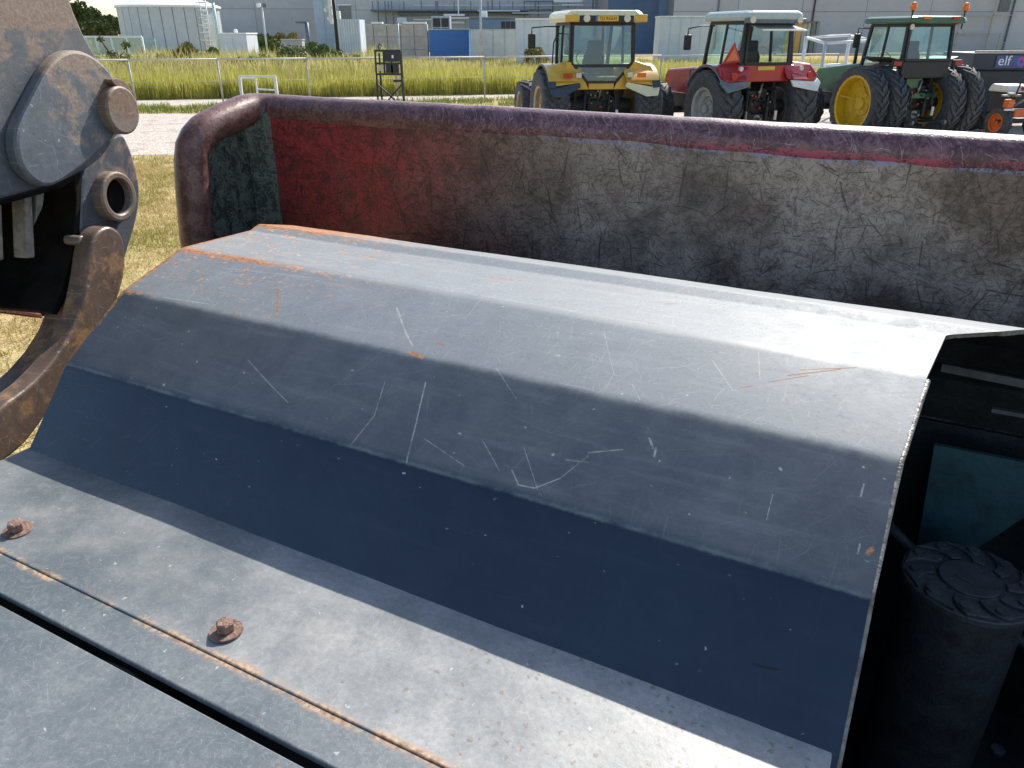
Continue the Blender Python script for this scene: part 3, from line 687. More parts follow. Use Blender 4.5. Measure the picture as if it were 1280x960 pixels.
DARKM = simple('grapple_inner_shade', (.008, .007, .0065), .85, 0, .5, 15., .03, 60., spec=.1, dirt=(.018,.012,.010,.5))  # near-black: the hollow's shade is put into the colour
def chaikin(pts, it=2):
    for _ in range(it):
        o = []
        for i, p in enumerate(pts):
            q = pts[(i+1) % len(pts)]; o += [tuple(a*.75+b*.25 for a, b in zip(p, q)), tuple(a*.25+b*.75 for a, b in zip(p, q))]
        pts = o
    return pts
def gprism(name, px, off, th, mat, bev=.004, seg=2, extra=None, parent=None):
    if name in ('cheek_plate', 'link_plate', 'pin_keeper'): px = chaikin(px)
    pts = [gp(u, v, off) for u, v in px] + (extra or [])
    mb = MB(); mb.prism(pts, (-th, 0, 0), (0, 0, 0)); return mb.build(name, mat, parent or GR, bevel=bev, seg=seg)
# main body plate, going on above and to the left of the picture
gprism('body_plate', [(-160,-40),(-130,-160),(40,-160),(75,-40),(92,14),(104,42),(120,70),(136,92),(150,108),(158,130),(150,165),(128,196),(108,212),(80,226),(40,238),(0,249),(-160,285)], 0, .05, ARM, .006)
gprism('body_plate', [(-160,-40),(-130,-160),(40,-160),(75,-40),(90,14),(98,42),(110,70),(118,96),(112,130),(100,165),(80,196),(50,226),(0,249),(-160,285)], -.36, .04, DARKM, .004)
# raised cheek plate with round top
gprism('cheek_plate', [(20,168),(26,150),(38,126),(50,103),(60,84),(72,70),(86,63),(102,63),(118,70),(134,84),(147,102),(153,128),(150,160),(132,184),(112,202),(90,219),(72,231),(58,234),(44,228),(30,214),(22,195)], .034, .036, ARM2, .008, 2)
# pivot pin: thick round pin with keeper lug
pc = gp(155, 138, .085); 
def disc_px(name, u, v, off, length, ru, mat, bev=.006, hole=None):
    c = gp(u, v, off); r = ru
    mb = MB()
    prof = [(.0005, -length), (r, -length), (r, 0), (.0005, 0)] if not hole else [(hole, -length), (r, -length), (r, 0), (hole, 0), (hole, -length)]
    mb.lathe(prof, 32, (c.x, c.y, c.z), 'x')
    if hole: mb.f = mb.f[:-2]; mb.m = mb.m[:-2]
    return mb.build(name, mat, GR, bevel=bev, auto=40)
pxm = (gp(152,106,.08)-gp(152,168,.08)).length/2
disc_px('pivot_pin', 155, 138, .062, .09, pxm*.98, PINM, .006)
gprism('pin_keeper', [(138,100),(146,97),(158,103),(168,118),(160,116),(146,108)], .058, .05, PINM, .004)
# link plate below with its tube
gprism('link_plate', [(104,205),(150,160),(162,182),(170,208),(175,232),(175,252),(171,276),(164,300),(157,322),(152,345),(140,395),(112,395),(100,330),(99,285),(101,250)], -.05, .05, ARM, .008)
rr_ = (gp(148,214,.0)-gp(148,277,.0)).length/2
disc_px('bush_tube', 150, 246, -.018, .045, rr_, PINM, .005, hole=rr_*.70)
mb = MB(); c_ = gp(150,246,-.045); mb.lathe([(.0005,0),(rr_*.72,0),(rr_*.72,.004),(.0005,.004)], 24, (c_.x,c_.y,c_.z), 'x'); mb.build('bush_bore', DARKM, GR)
# curved claw, reaching down and away to the ground left of the picture
jf = [(112,318),(116,300),(124,288),(136,282),(148,287),(156,300),(158,322),(156,345),(150,368),(140,394),(120,430),(98,462),(70,502),(40,546),(20,566),(0,580)]
jb = [(0,508),(28,490),(52,468),(72,444),(88,418),(100,388),(106,360),(110,338)]
oj = .016
e0, e1 = gp(0,580,oj), gp(0,508,oj)
def arc(p, drop):                                         # claw tip: continues down to the ground
    return [Vector((oj, p.y-.16*k - .02*k*k*.2, p.z - drop*k)) for k in (1, 2, 3)]
tip = [Vector((oj, e0.y-.14, e0.z-.10)), Vector((oj, e0.y-.34, e0.z-.32)), Vector((oj, e0.y-.52, e0.z-.66)), Vector((oj, e0.y-.62, e0.z-1.02)), Vector((oj, e0.y-.66, 0.0)),
       Vector((oj, e0.y-.70, 0.0)), Vector((oj, e0.y-.72, e0.z-.95)), Vector((oj, e0.y-.64, e0.z-.56)), Vector((oj, e0.y-.48, e0.z-.20)), Vector((oj, e1.y-.20, e1.z-.10))]
pts = [gp(u, v, oj) for u, v in jf] + tip + [gp(u, v, oj) for u, v in jb]
tipz = [v for v in pts if v.z == 0]; pts = [Vector(v) for v in chaikin([tuple(v) for v in pts])]
low = min(v.z for v in pts); pts = [Vector((v.x, v.y, v.z if v.z > low+.05 else 0.0)) for v in pts]
mb = MB(); mb.prism(pts, (-.055, 0, 0), (0, 0, 0)); jaw = mb.build('claw', JAWM, GR, bevel=.009, seg=3)
# broad curved inner face of the claw
inn = [gp(u, v, oj-.05) for u, v in jb]
inn = [tip_ + Vector((-.05,0,0)) for tip_ in tip[-3:]] + inn
th = [Vector((0, -.02, .02))]*len(inn)
mb = MB(); n_ = len(inn); vs_ = []
for q in inn: vs_ += [q, q+Vector((-.10,0,0)), q+Vector((-.10,.03,-.02)), q+Vector((0,.03,-.02))]
fs = []
for i in range(n_-1):
    for k in range(4): a_, b_ = i*4+k, i*4+(k+1) % 4; fs.append((a_, b_, b_+4, a_+4))
fs += [(0,1,2,3), tuple((n_-1)*4+k for k in (3,2,1,0))]
mb.add(vs_, fs); mb.build('claw_back', JAWM, GR, auto=45)
disc_px('claw_pin', 104, 301, -.02, .05, .013, PINM, .003)
# dark inside: back plate, ribs, lower cross beam
gprism('back_plate', [(-160,250),(-10,235),(60,215),(104,205),(104,330),(78,392),(52,396),(0,389),(-160,372)], -.30, .03, DARKM, .004)
RIBM = simple('grapple_rib', (.20, .18, .15), .7, 0, .4, 20., .05, 80., dirt=(.08,.06,.045,.6))
gprism('rib', [(31,243),(40,241),(44,322),(34,323)], -.054, .04, RIBM, .003)
gprism('rib', [(-4,250),(2,250),(5,325),(-4,326)], -.054, .04, RIBM, .003)
gprism('rib', [(46,243),(56,240),(54,258),(46,276),(42,284),(45,265)], -.056, .03, RIBM, .003)
gprism('side_shade_web', [(92,214),(101,208),(103,250),(101,290),(97,325),(86,368),(72,394),(64,390),(78,360),(89,322),(94,280),(95,245)], -.052, .26, DARKM, .003)  # inner side strip, made deep and long to shade the hollow
gprism('top_shade_web', [(-160,287),(0,251),(40,240),(80,228),(92,220),(92,226),(80,234),(40,246),(0,257),(-160,293)], -.052, .26, DARKM, .002)  # added cover that keeps the sun out of the hollow
gprism('cross_beam', [(-160,370),(0,384),(52,392),(54,398),(0,391),(-160,379)], -.28, .05, simple('beam_rust', (.16,.045,.035), .7, 0, .3, 18., .2, 60.), .003)
# ================================================================== TRACTORS
RUB = simple('tyre_rubber', (.058, .060, .066), .75, 0, .3, 9., .2, 60., spec=.35, dirt=(.17,.155,.135,.6))
BLK = simple('black_plastic', (.018, .019, .021), .55, 0, .3, 12., .1, 60.)
STEEL = simple('dull_steel', (.22, .22, .21), .45, .6, .3, 14., .1, 60., dirt=(.10,.07,.05,.5))
LINK = simple('linkage_grime', (.030, .030, .029), .6, .2, .45, 18., .2, 60., dirt=(.11,.08,.06,.4))
WHT = simple('white_paint', (.72, .72, .69), .5, 0, .10, 8., dirt=(.45,.42,.36,.35))
GLASS = glass_mat('cab_glass', (.84, .95, .95), .05, .05)
LAMPW = simple('lamp_lens_white', (.62, .60, .52), .2, 0, .1, 20.)
LAMPR = simple('lamp_lens_red', (.42, .02, .015), .25, 0, .2, 20.)
LAMPO = simple('lamp_lens_orange', (.75, .16, .01), .25, 0, .15, 20.)
def pol(r, th): return (r*math.cos(th), r*math.sin(th))      # (y, z) round an axle
def wheel(T, x, y, Rr, W, rim, s, rimm, lugs=20, deep=.1, tyre=RUB):
    c = (0, 0, 0)
    mb = MB(); mb.lathe([(rim*.99, -s*.44*W), (rim*.90, -s*.40*W), (rim*.88, s*(.42-deep/W)*W), (rim*.62, s*(.40-deep/W)*W), (rim*.56, s*(.30-deep/W)*W), (rim*.30, s*(.30-deep/W)*W)], 28, c, 'x')
    mb.f = mb.f[:-2]; mb.m = mb.m[:-2]
    mb.lathe([(rim*.885, s*(.38-deep/W)*W), (rim*.90, s*.40*W), (rim*.99, s*.44*W), (rim*1.03, s*.45*W), (rim*1.0, s*.40*W)], 28, c, 'x'); mb.f = mb.f[:-2]; mb.m = mb.m[:-2]
    wh = mb.build('wheel', rimm, T, auto=40, loc=(x, y, Rr))
    mb = MB(); mb.lathe([(.001, s*(.22-deep/W)*W), (rim*.42, s*(.24-deep/W)*W), (rim*.40, s*(.36-deep/W)*W), (rim*.22, s*(.40-deep/W)*W), (rim*.20, s*(.52-deep/W)*W), (.001, s*(.52-deep/W)*W)], 16, c, 'x')
    for k in range(8): yy, zz = pol(rim*.32, k*math.pi/4); mb.lathe([(.001, s*(.36-deep/W)*W), (.018, s*(.36-deep/W)*W), (.018, s*(.42-deep/W)*W), (.001, s*(.42-deep/W)*W)], 6, (0, yy, zz), 'x')
    mb.build('hub', rimm, wh, auto=40)
    h = Rr-rim; L = .05*Rr/.85
    mb = MB(); pr = [(rim*.97, -.43), (rim+.15*h, -.48), (rim+.5*h, -.51), (Rr-L-.10*h, -.485), (Rr-L-.02*h, -.44), (Rr-L, -.30), (Rr-L+.005, 0)]
    pr = [(r_, q*W) for r_, q in pr]; pr = pr + [(r_, -q) for r_, q in pr[-2::-1]]
    mb.lathe(pr, 36, c, 'x'); mb.f = mb.f[:-2]; mb.m = mb.m[:-2]
    for k in range(lugs):
        for sd in (-1, 1):
            t0 = 2*math.pi*(k+(.5 if sd > 0 else 0))/lugs; dt = 2*math.pi/lugs
            P = []
            for (xx, ta, r_) in ((-.02*sd, 0., Rr), (.25*sd, .42, Rr-.004), (.47*sd, 1.0, Rr-L*.55)):
                for wv in (-.17, .17):
                    th = t0 - (ta+wv)*dt                       # chevrons point up at the back
                    P.append((xx*W, *pol(r_, th))); P.append((xx*W*1.02, *pol(Rr-L*1.4, th)))
            fs = []
            for i in range(2):
                a = i*4; fs += [(a, a+2, a+6, a+4), (a, a+4, a+5, a+1), (a+2, a+3, a+7, a+6)]
            fs += [(0, 1, 3, 2), (8, 10, 11, 9)]
            mb.add(P, fs)
    mb.build('tyre', tyre, wh, auto=35)
    return wh
def arc_shell(mb, x0, x1, yc, zc, r0, r1, t0, t1, n=12):
    vs_ = []; fs = []
    for i in range(n+1):
        th = R(t0 + (t1-t0)*i/n)
        for (xx, rr) in ((x0, r0), (x1, r0), (x1, r1), (x0, r1)): y, z = pol(rr, th); vs_.append((xx, yc+y, zc+z))
    for i in range(n):
        for k in range(4): a, b = i*4+k, i*4+(k+1) % 4; fs.append((a, b, b+4, a+4))
    fs += [(3, 2, 1, 0), tuple(n*4+k for k in range(4))]
    return mb.add(vs_, fs)
def pane(T, name, pts, mat, th=.012):
    pts = [Vector(p) for p in pts]; nn = (pts[1]-pts[0]).cross(pts[2]-pts[0]).normalized()*th/2
    mb = MB(); mb.prism(pts, -nn, nn); return mb.build(name, mat, T)
def lathe_part(T, name, prof, c, mat, axis='z', n=14):
    mb = MB(); mb.lathe(prof, n, c, axis); return mb.build(name, mat, T, auto=45)
def boxp(T, name, b, mat, bev=.01, **k):
    mb = MB(); mb.box(*b); return mb.build(name, mat, T, bevel=bev, **k)
def barp(T, name, pts, w_, mat, bev=0):
    mb = MB()
    for i in range(len(pts)-1): mb.bar(pts[i], pts[i+1], w_)
    return mb.build(name, mat, T, bevel=bev)
def tubep(T, name, pts, r, mat, n=8): mb = MB(); mb.tube(pts, r, n); return mb.build(name, mat, T, smooth=True)
def linkage(T, w=.42):
    """three point linkage and back of the rear axle"""
    boxp(T, 'rear_axle_housing', (-.30, .30, -.12, 1.1, .45, 1.25), LINK, .04)
    mb = MB(); mb.lathe([(.16, -.85), (.20, -.5), (.26, -.2), (.26, .2), (.20, .5), (.16, .85)], 14, (0, 0, .85), 'x'); mb.build('axle_tube', LINK, T, auto=40)
    boxp(T, 'hitch_frame', (-.20, .20, -.34, -.10, .30, .72), LINK, .02)
    boxp(T, 'valve_block', (-.30, -.02, -.28, -.12, 1.02, 1.22), BLK, .015)
    boxp(T, 'valve_block', (.06, .26, -.26, -.12, .98, 1.26), LINK, .015)
    for s in (-1, 1):
        boxp(T, 'inner_liner', (s*.52-.05, s*.52+.05, -.15, .75, .62, 1.46), LINK, .03)
        lathe_part(T, 'lift_cylinder', [(.001,0),(.05,0),(.05,.34),(.025,.35),(.025,.55),(.001,.55)], (s*.24, -.36, .56), LINK, 'z', 10)
        tubep(T, 'stabiliser', [(s*.22,-.30,.46),(s*.40,-.66,.46)], .024, LINK, 6)
        tubep(T, 'lower_link', [(s*.34, .05, .52), (s*.42, -.35, .50), (s*.46, -.82, .48)], .035, LINK)
        lathe_part(T, 'link_eye', [(.001,-.03),(.055,-.03),(.055,.03),(.001,.03)], (s*.46, -.86, .48), STEEL, 'x', 12)
        tubep(T, 'lift_rod', [(s*.40, -.50, .52), (s*.38, -.46, .80), (s*.36, -.42, 1.18)], .028, LINK)
        lathe_part(T, 'lift_rod_sleeve', [(.001,0),(.035,0),(.035,.20),(.001,.20)], (s*.395, -.49, .60), STEEL if s < 0 else WHT, 'z', 10)
        barp(T, 'lift_arm', [(s*.26, .0, 1.22), (s*.34, -.30, 1.26), (s*.36, -.44, 1.20)], .07, LINK, .01)
    tubep(T, 'top_link', [(.0, -.20, .98), (.02, -.30, 1.10), (.05, -.34, 1.38)], .03, STEEL)
    lathe_part(T, 'pto_shaft', [(.001,-.52),(.03,-.52),(.03,-.36),(.09,-.36),(.09,-.30),(.001,-.30)], (0, 0, .62), STEEL, 'y', 12)
    boxp(T, 'drawbar', (-.05, .05, -.75, .0, .38, .43), LINK, .01)
    for i, (x, z) in enumerate(((-.22,1.12),(-.12,1.10),(.10,1.05),(.18,1.16),(-.20,.94),(.12,.90),(-.05,1.20),(.02,.86),(-.28,.86),(.28,.98))):
        lathe_part(T, 'coupler', [(.001,-.10),(.022,-.10),(.026,-.02),(.026,.02),(.001,.02)], (x, -.30, z), (STEEL, LAMPR, BLK)[i % 3], 'y', 8)
    tubep(T, 'hose', [(-.22,-.38,1.12),(-.30,-.50,1.0),(-.26,-.46,.8),(-.18,-.30,.7)], .014, BLK, 6)
    tubep(T, 'hose', [(.18,-.38,1.16),(.28,-.52,1.05),(.30,-.48,.85),(.20,-.32,.66)], .014, BLK, 6)
def driver_place(T, z=1.35, y=.45):
    SEAT = simple('seat_cloth', (.030, .038, .050), .8, 0, .2, 20.)
    boxp(T, 'seat', (-.25, .25, y-.22, y+.25, z, z+.14), SEAT, .05, seg=3)
    mb = MB(); mb.prism([(-.24,0,z+.14),(.24,0,z+.14),(.25,0,z+.5),(.17,0,z+.66),(.16,0,z+.84),(-.16,0,z+.84),(-.17,0,z+.66),(-.25,0,z+.5)], (0,y-.30,0), (0,y-.18,0)); mb.build('seat_back', SEAT, T, bevel=.04, seg=3)
    mb = MB(); pts = [Vector((.19*math.cos(2*math.pi*k/16), y+.62+.10*math.sin(2*math.pi*k/16), z+.42+.16*math.sin(2*math.pi*k/16))) for k in range(17)]; mb.tube(pts, .014, 6, False)
    mb.bar((0,y+.72,z-.2),(0,y+.63,z+.42),.05); mb.build('steering_wheel', BLK, T)
    boxp(T, 'console', (.30, .52, y-.2, y+.45, z, z+.32), BLK, .03)
def cab(T, zb, zt, wb, wt, yr, yf, POST, roofm, low=None, open_rear=False, hexw=False, roof_h=.22, over=.10):
    ry = yr+.06                                           # rear of the roof line
    c = {'rl': ((-wb, yr, zb), (-wt, ry, zt)), 'rr': ((wb, yr, zb), (wt, ry, zt)), 'fl': ((-wb*.86, yf, zb-.25), (-wt*.94, yf-.18, zt)), 'fr': ((wb*.86, yf, zb-.25), (wt*.94, yf-.18, zt)),
         'ml': ((-wb*1.02, (yr+yf)*.42, zb-.1), (-wt*1.0, (yr+yf)*.42, zt)), 'mr': ((wb*1.02, (yr+yf)*.42, zb-.1), (wt*1.0, (yr+yf)*.42, zt))}
    for k, (p, q) in c.items(): barp(T, 'cab_post', [p, q], .075 if k[0] != 'm' else .055, POST, .01)
    V = lambda k, t: Vector(c[k][0]).lerp(Vector(c[k][1]), t)
    for k, k2 in (('rl','ml'), ('ml','fl'), ('rr','mr'), ('mr','fr')):
        pane(T, 'side_window', [V(k,.01), V(k2,.01), V(k2,.99), V(k,.99)], GLASS)
    pane(T, 'windscreen', [V('fl',.01), V('fr',.01), V('fr',.99), V('fl',.99)], GLASS)
    barp(T, 'cab_sill', [V('rl',0), V('ml',0), V('fl',0), V('fr',0), V('mr',0), V('rr',0), V('rl',0)], .07, POST)
    barp(T, 'cab_header', [V('rl',1), V('ml',1), V('fl',1), V('fr',1), V('mr',1), V('rr',1), V('rl',1)], .07, POST)
    boxp(T, 'cab_floor', (-wb*.85, wb*.85, yr+.05, yf-.05, zb-.32, zb-.24), BLK, .01)
    # roof: slab with rounded, thinner edges
    x = wt+over; y0, y1 = ry-over-.06, yf-.10
    mb = MB(); z0 = zt+.03; z1 = z0+roof_h
    ring = lambda k, z: [(-x*k, y0+(1-k)*.6, z), (-x*k*.86, y0-.06+(1-k)*.6, z), (x*k*.86, y0-.06+(1-k)*.6, z), (x*k, y0+(1-k)*.6, z), (x*k, y1-(1-k)*.6, z), (x*k*.8, y1+.10-(1-k)*.6, z), (-x*k*.8, y1+.10-(1-k)*.6, z), (-x*k, y1-(1-k)*.6, z)]
    vs_ = ring(.97, z0) + ring(1.0, z0+roof_h*.35) + ring(.985, z0+roof_h*.7) + ring(.88, z1); fs = [tuple(range(8))[::-1], tuple(range(24, 32))]
    for i in range(3):
        for k in range(8): a, b = i*8+k, i*8+(k+1) % 8; fs.append((a, b, b+8, a+8))
    mb.add(vs_, fs); rf = mb.build('roof', roofm, T, bevel=.025, seg=2)
    return V, rf, (x, y0, y1, z0, z1)
def fender(T, s, x0, x1, Rr, mat, lowm=None, t0=20, t1=158, yc=0, name='fender', gap=.07, th=.03):
    mb = MB(); arc_shell(mb, s*x0, s*x1, yc, Rr, Rr+gap, Rr+gap+th, t0, t1, 14); f = mb.build(name, mat, T, auto=40, bevel=.008)
    if lowm:
        mb = MB(); arc_shell(mb, s*(x1-.16), s*(x1+.02), yc, Rr, Rr+gap-.02, Rr+gap+.012, t0, t1+10, 14); mb.build('fender_edge', lowm, f, auto=40)
    return f
def mirror(T, s, p, q, POST):
    tubep(T, 'mirror_arm', [p, ((p[0]+q[0])/2, (p[1]+q[1])/2, max(p[2], q[2])), q, (q[0], q[1], q[2]-.12)], .014, POST, 6)
    boxp(T, 'mirror', (q[0]-.09, q[0]+.09, q[1]-.04, q[1]+.03, q[2]-.44, q[2]-.12), POST, .03)
def nose(T, w, y0, y1, z0, z1, slope, mat, grill=BLK):
    mb = MB(); mb.prism([(0,y0,z0),(0,y1,z0),(0,y1+.04,z1-slope-.15),(0,y1-.10,z1-slope),(0,y0,z1)], (-w,0,0), (w,0,0)); mb.build('bonnet', mat, T, bevel=.05, seg=3)
    boxp(T, 'engine_block', (-.26, .26, y0, y1-.1, .55, z0+.04), LINK, .03)
    boxp(T, 'front_axle', (-.85, .85, y1-.62, y1-.42, .50, .66), LINK, .03)
    boxp(T, 'grille', (-w*.8, w*.8, y1+.0, y1+.06, z0+.05, z1-slope-.2), grill, .01)
def text_mesh(T, name, txt, size, loc_, rot, mat, ext=.002, align='CENTER'):
    cu = bpy.data.curves.new(name, 'FONT'); cu.body = txt; cu.size = size; cu.extrude = ext; cu.align_x = align; cu.align_y = 'CENTER'
    tmp = bpy.data.objects.new(name+'_curve', cu); COL.objects.link(tmp)
    dg = bpy.context.evaluated_depsgraph_get(); me = bpy.data.meshes.new_from_object(tmp.evaluated_get(dg)); me.name = name
    bpy.data.objects.remove(tmp); bpy.data.curves.remove(cu)
    me.materials.clear(); me.materials.append(mat); o = bpy.data.objects.new(name, me); COL.objects.link(o); o.parent = T; o.location = loc_; o.rotation_euler = rot
    return o
def base_of(u, v): P = on_z(u, v); return (P.x, P.y, 0)

# ---- yellow tractor
YEL = simple('yellow_paint', (.62, .36, .035), .35, 0, .08, 4., coat=.4, dirt=(.40,.30,.14,.25))
NAVY = simple('dark_blue_plastic', (.035, .055, .075), .5, 0, .2, 8.)
CREAM = simple('pale_cream_paint', (.72, .66, .44), .35, 0, .08, 5.)
T = thing('tractor', 'yellow tractor with pale roof and dark rear window, parked beside the red tractor', 'tractor', base_of(741, 179), R(11), 'tractors parked in a row')
for s in (-1, 1):
    wheel(T, s*1.10, 0, .84, .62, .46, s, simple('cream_rim', (.34,.25,.13), .5, 0, .15, 6.), 18)
    wheel(T, s*1.06, 2.75, .64, .46, .36, s, _mc['cream_rim'], 16)
    fender(T, s, .62, 1.30, .84, YEL, NAVY, 25, 140, 0)
    mb = MB(); mb.prism([(s*.50,-.52,1.62),(s*.56,-.66,1.40),(s*1.16,-.74,1.33),(s*1.26,-.66,1.50),(s*1.18,-.40,1.74),(s*.74,-.36,1.86)], (0,0,0), (0,.06,0)); cq = mb.build('fender_back', YEL, T, bevel=.02)
    mb = MB(); mb.prism([(s*.52,-.60,1.30),(s*.98,-.82,1.10),(s*1.24,-.86,1.12),(s*1.32,-.74,1.36),(s*1.25,-.64,1.46),(s*1.14,-.73,1.30),(s*.56,-.64,1.40)], (0,-.02,0), (0,.05,0)); mb.build('mud_flap', NAVY if s < 0 else CREAM, T, bevel=.02)  # right flap is pale: sun glare painted as its colour
    boxp(T, 'tail_light', (s*.86-.10, s*.86+.10, -.75, -.70, 1.50, 1.60), LAMPR if s < 0 else LAMPO, .01)
    boxp(T, 'work_light', (s*.60-.06, s*.60+.06, -.70, -.62, 1.50, 1.60), LAMPW, .01)
    if s > 0: fender(T, s, .70, 1.24, .64, CREAM, None, 30, 150, 2.75, 'front_mudguard')
V, rf, rx = cab(T, 1.74, 2.60, .74, .72, -.42, 1.25, BLK, CREAM, roof_h=.24, over=.16)
# rear window with a tapering lower half, and the yellow panels either side of it
ry = -.44
pane(T, 'rear_window', [(-.70,ry,1.80),(-.34,ry-.02,1.42),(.34,ry-.02,1.42),(.70,ry,1.80),(.68,ry+.06,2.58),(-.68,ry+.06,2.58)], GLASS)
barp(T, 'window_frame', [(-.71,ry-.01,1.80),(-.34,ry-.03,1.40),(.34,ry-.03,1.40),(.71,ry-.01,1.80),(.69,ry+.05,2.60),(-.69,ry+.05,2.60),(-.71,ry-.01,1.80)], .05, BLK)
for s in (-1, 1): mb = MB(); mb.prism([(s*.74,ry,1.82),(s*.36,ry,1.38),(s*.30,ry,1.24),(s*.62,ry,1.24),(s*.86,ry,1.5),(s*.84,ry,1.82)], (0,-.03,0), (0,.03,0)); mb.build('rear_panel', YEL, T, bevel=.01)
boxp(T, 'rear_panel', (-.30, .30, ry-.03, ry+.03, 1.24, 1.375), YEL, .01)
mb = MB(); mb.box(-.62, .62, rx[1]-.075, rx[1]-.045, 2.62, 2.76); rp = mb.build('roof_light_bar', BLK, T, bevel=.01)
for s in (-1, 1):
    lathe_part(T, 'roof_lamp', [(.001,-.02),(.075,-.02),(.075,.02),(.001,.02)], (s*.46, rx[1]-.08, 2.70), LAMPW, 'y', 14)
    boxp(T, 'roof_corner', (s*.79-.15, s*.79+.15, rx[1]-.07, rx[1]-.02, 2.63, 2.78), YEL, .015)
pl = boxp(T, 'number_plate', (-.26, .26, rx[1]-.085, rx[1]-.076, 2.645, 2.755), simple('plate_yellow', (.72,.42,.04), .4, 0, .05, 8.), .004)
mb = MB(); mb.box(-.26, -.215, rx[1]-.089, rx[1]-.0855, 2.645, 2.755); mb.build('plate_band', simple('plate_blue', (.05,.12,.40), .4, 0, .05, 8.), pl)
text_mesh(pl, 'plate_text', 'TJ2 RGLH', .095, (.02, rx[1]-.087, 2.70), (R(90),0,0), BLK)
nose(T, .42, 1.2, 3.25, 1.0, 1.66, .18, YEL)
linkage(T); driver_place(T, 1.42)
mirror(T, -1, (-.74, .6, 2.55), (-1.42, .55, 2.52), BLK)
tubep(T, 'hand_rail', [(-.98,.30,1.72),(-.95,.32,2.2),(-.86,.34,2.40),(-.76,.36,2.40)], .016, BLK, 6)
tubep(T, 'exhaust', [(.55,1.35,1.5),(.55,1.35,2.6)], .045, BLK)

# ---- red tractor
RED = simple('red_paint', (.38, .020, .028), .32, 0, .12, 4., coat=.4, dirt=(.30,.10,.08,.2))
GREYP = simple('grey_trim', (.13, .15, .17), .5, 0, .15, 8.)
PALEG = simple('pale_green_grey_paint', (.44, .50, .47), .45, 0, .08, 5.)
T = thing('tractor', 'red tractor with grey roof, open rear window and red warning triangle', 'tractor', base_of(930, 181), R(18), 'tractors parked in a row')
GRIM = simple('silver_rim', (.34, .34, .33), .5, .2, .2, 6.)
for s in (-1, 1):
    wheel(T, s*.98, 0, .84, .60, .45, s, GRIM, 17)
    wheel(T, s*.96, 2.75, .64, .46, .36, s, GRIM, 16)
    fender(T, s, .60, 1.24, .84, RED, GREYP, 28, 138, 0)
    mb = MB(); mb.prism([(s*.46,-.50,1.72),(s*.50,-.62,1.48),(s*1.10,-.72,1.42),(s*1.26,-.68,1.56),(s*1.20,-.42,1.78),(s*.74,-.34,1.84)], (0,0,0), (0,.07,0)); mb.build('fender_back', RED, T, bevel=.03)
    mb = MB(); mb.prism([(s*.56,-.66,1.46),(s*.60,-.72,1.32),(s*1.16,-.84,1.22),(s*1.30,-.74,1.40),(s*1.24,-.66,1.50),(s*1.12,-.73,1.42)], (0,-.02,0), (0,.05,0)); mb.build('mud_flap', GREYP if s < 0 else WHT, T, bevel=.02)  # white on the right flap stands for the sun's glare
    lathe_part(T, 'tail_light', [(.001,-.03),(.075,-.03),(.075,.02),(.001,.02)], (s*.98, -.74, 1.56), LAMPR, 'y', 14)
    lathe_part(T, 'marker_lamp', [(.001,-.03),(.05,-.03),(.05,.02),(.001,.02)], (s*.78, -.66, 1.70), LAMPW, 'y', 12)
V, rf, rx = cab(T, 1.78, 2.62, .66, .58, -.42, 1.25, BLK, PALEG, roof_h=.20, over=.14)
boxp(T, 'roof_fascia', (-.78, .78, rx[1]-.05, rx[1]-.0, 2.60, 2.70), GREYP, .015)
for s in (-1, 1): lathe_part(T, 'roof_lamp', [(.001,-.02),(.07,-.02),(.07,.02),(.001,.02)], (s*.60, rx[1]-.06, 2.67), LAMPW, 'y', 14)
boxp(T, 'rear_panel', (-.74, .74, -.47, -.41, 1.42, 1.765), RED, .02)
barp(T, 'window_frame', [(-.56,-.46,1.80),(.56,-.46,1.80),(.54,-.42,2.58),(-.54,-.42,2.58),(-.56,-.46,1.80)], .05, BLK)
PALEGL = glass_mat('raised_window_glass', (.80,.88,.85), .12, .55)
pane(T, 'raised_window', [(-.52,-.46,2.56),(.54,-.46,2.56),(.58,-.95,2.46),(-.54,-.95,2.46)], PALEGL, .02)
mb = MB(); mb.prism([(-1.16,0,1.80),(-.70,0,1.84),(-.90,0,2.24)], (0,-.50,0), (0,-.48,0)); tr = mb.build('warning_triangle', LAMPR, T, bevel=.006)
mb = MB(); mb.prism([(-1.07,0,1.85),(-.77,0,1.875),(-.90,0,2.14)], (0,-.512,0), (0,-.503,0)); mb.build('triangle_centre', simple('triangle_orange', (.62,.16,.08), .4, 0, .1, 8.), tr)
boxp(T, 'control_box', (-.46, -.08, -.20, .05, 1.60, 2.06), BLK, .03)
boxp(T, 'yellow_plate', (-.22, .22, -.485, -.475, 1.66, 1.74), simple('plate_yellow2', (.60,.45,.08), .4, 0, .05, 8.), .004)
nose(T, .44, 1.2, 3.3, 1.0, 1.70, .14, RED)
linkage(T); driver_place(T, 1.42)
mirror(T, -1, (-.74, .62, 2.56), (-1.46, .55, 2.50), BLK)
tubep(T, 'hand_rail', [(-1.02,1.05,.9),(-1.02,1.05,1.62),(-.86,1.0,1.66)], .016, BLK, 6)

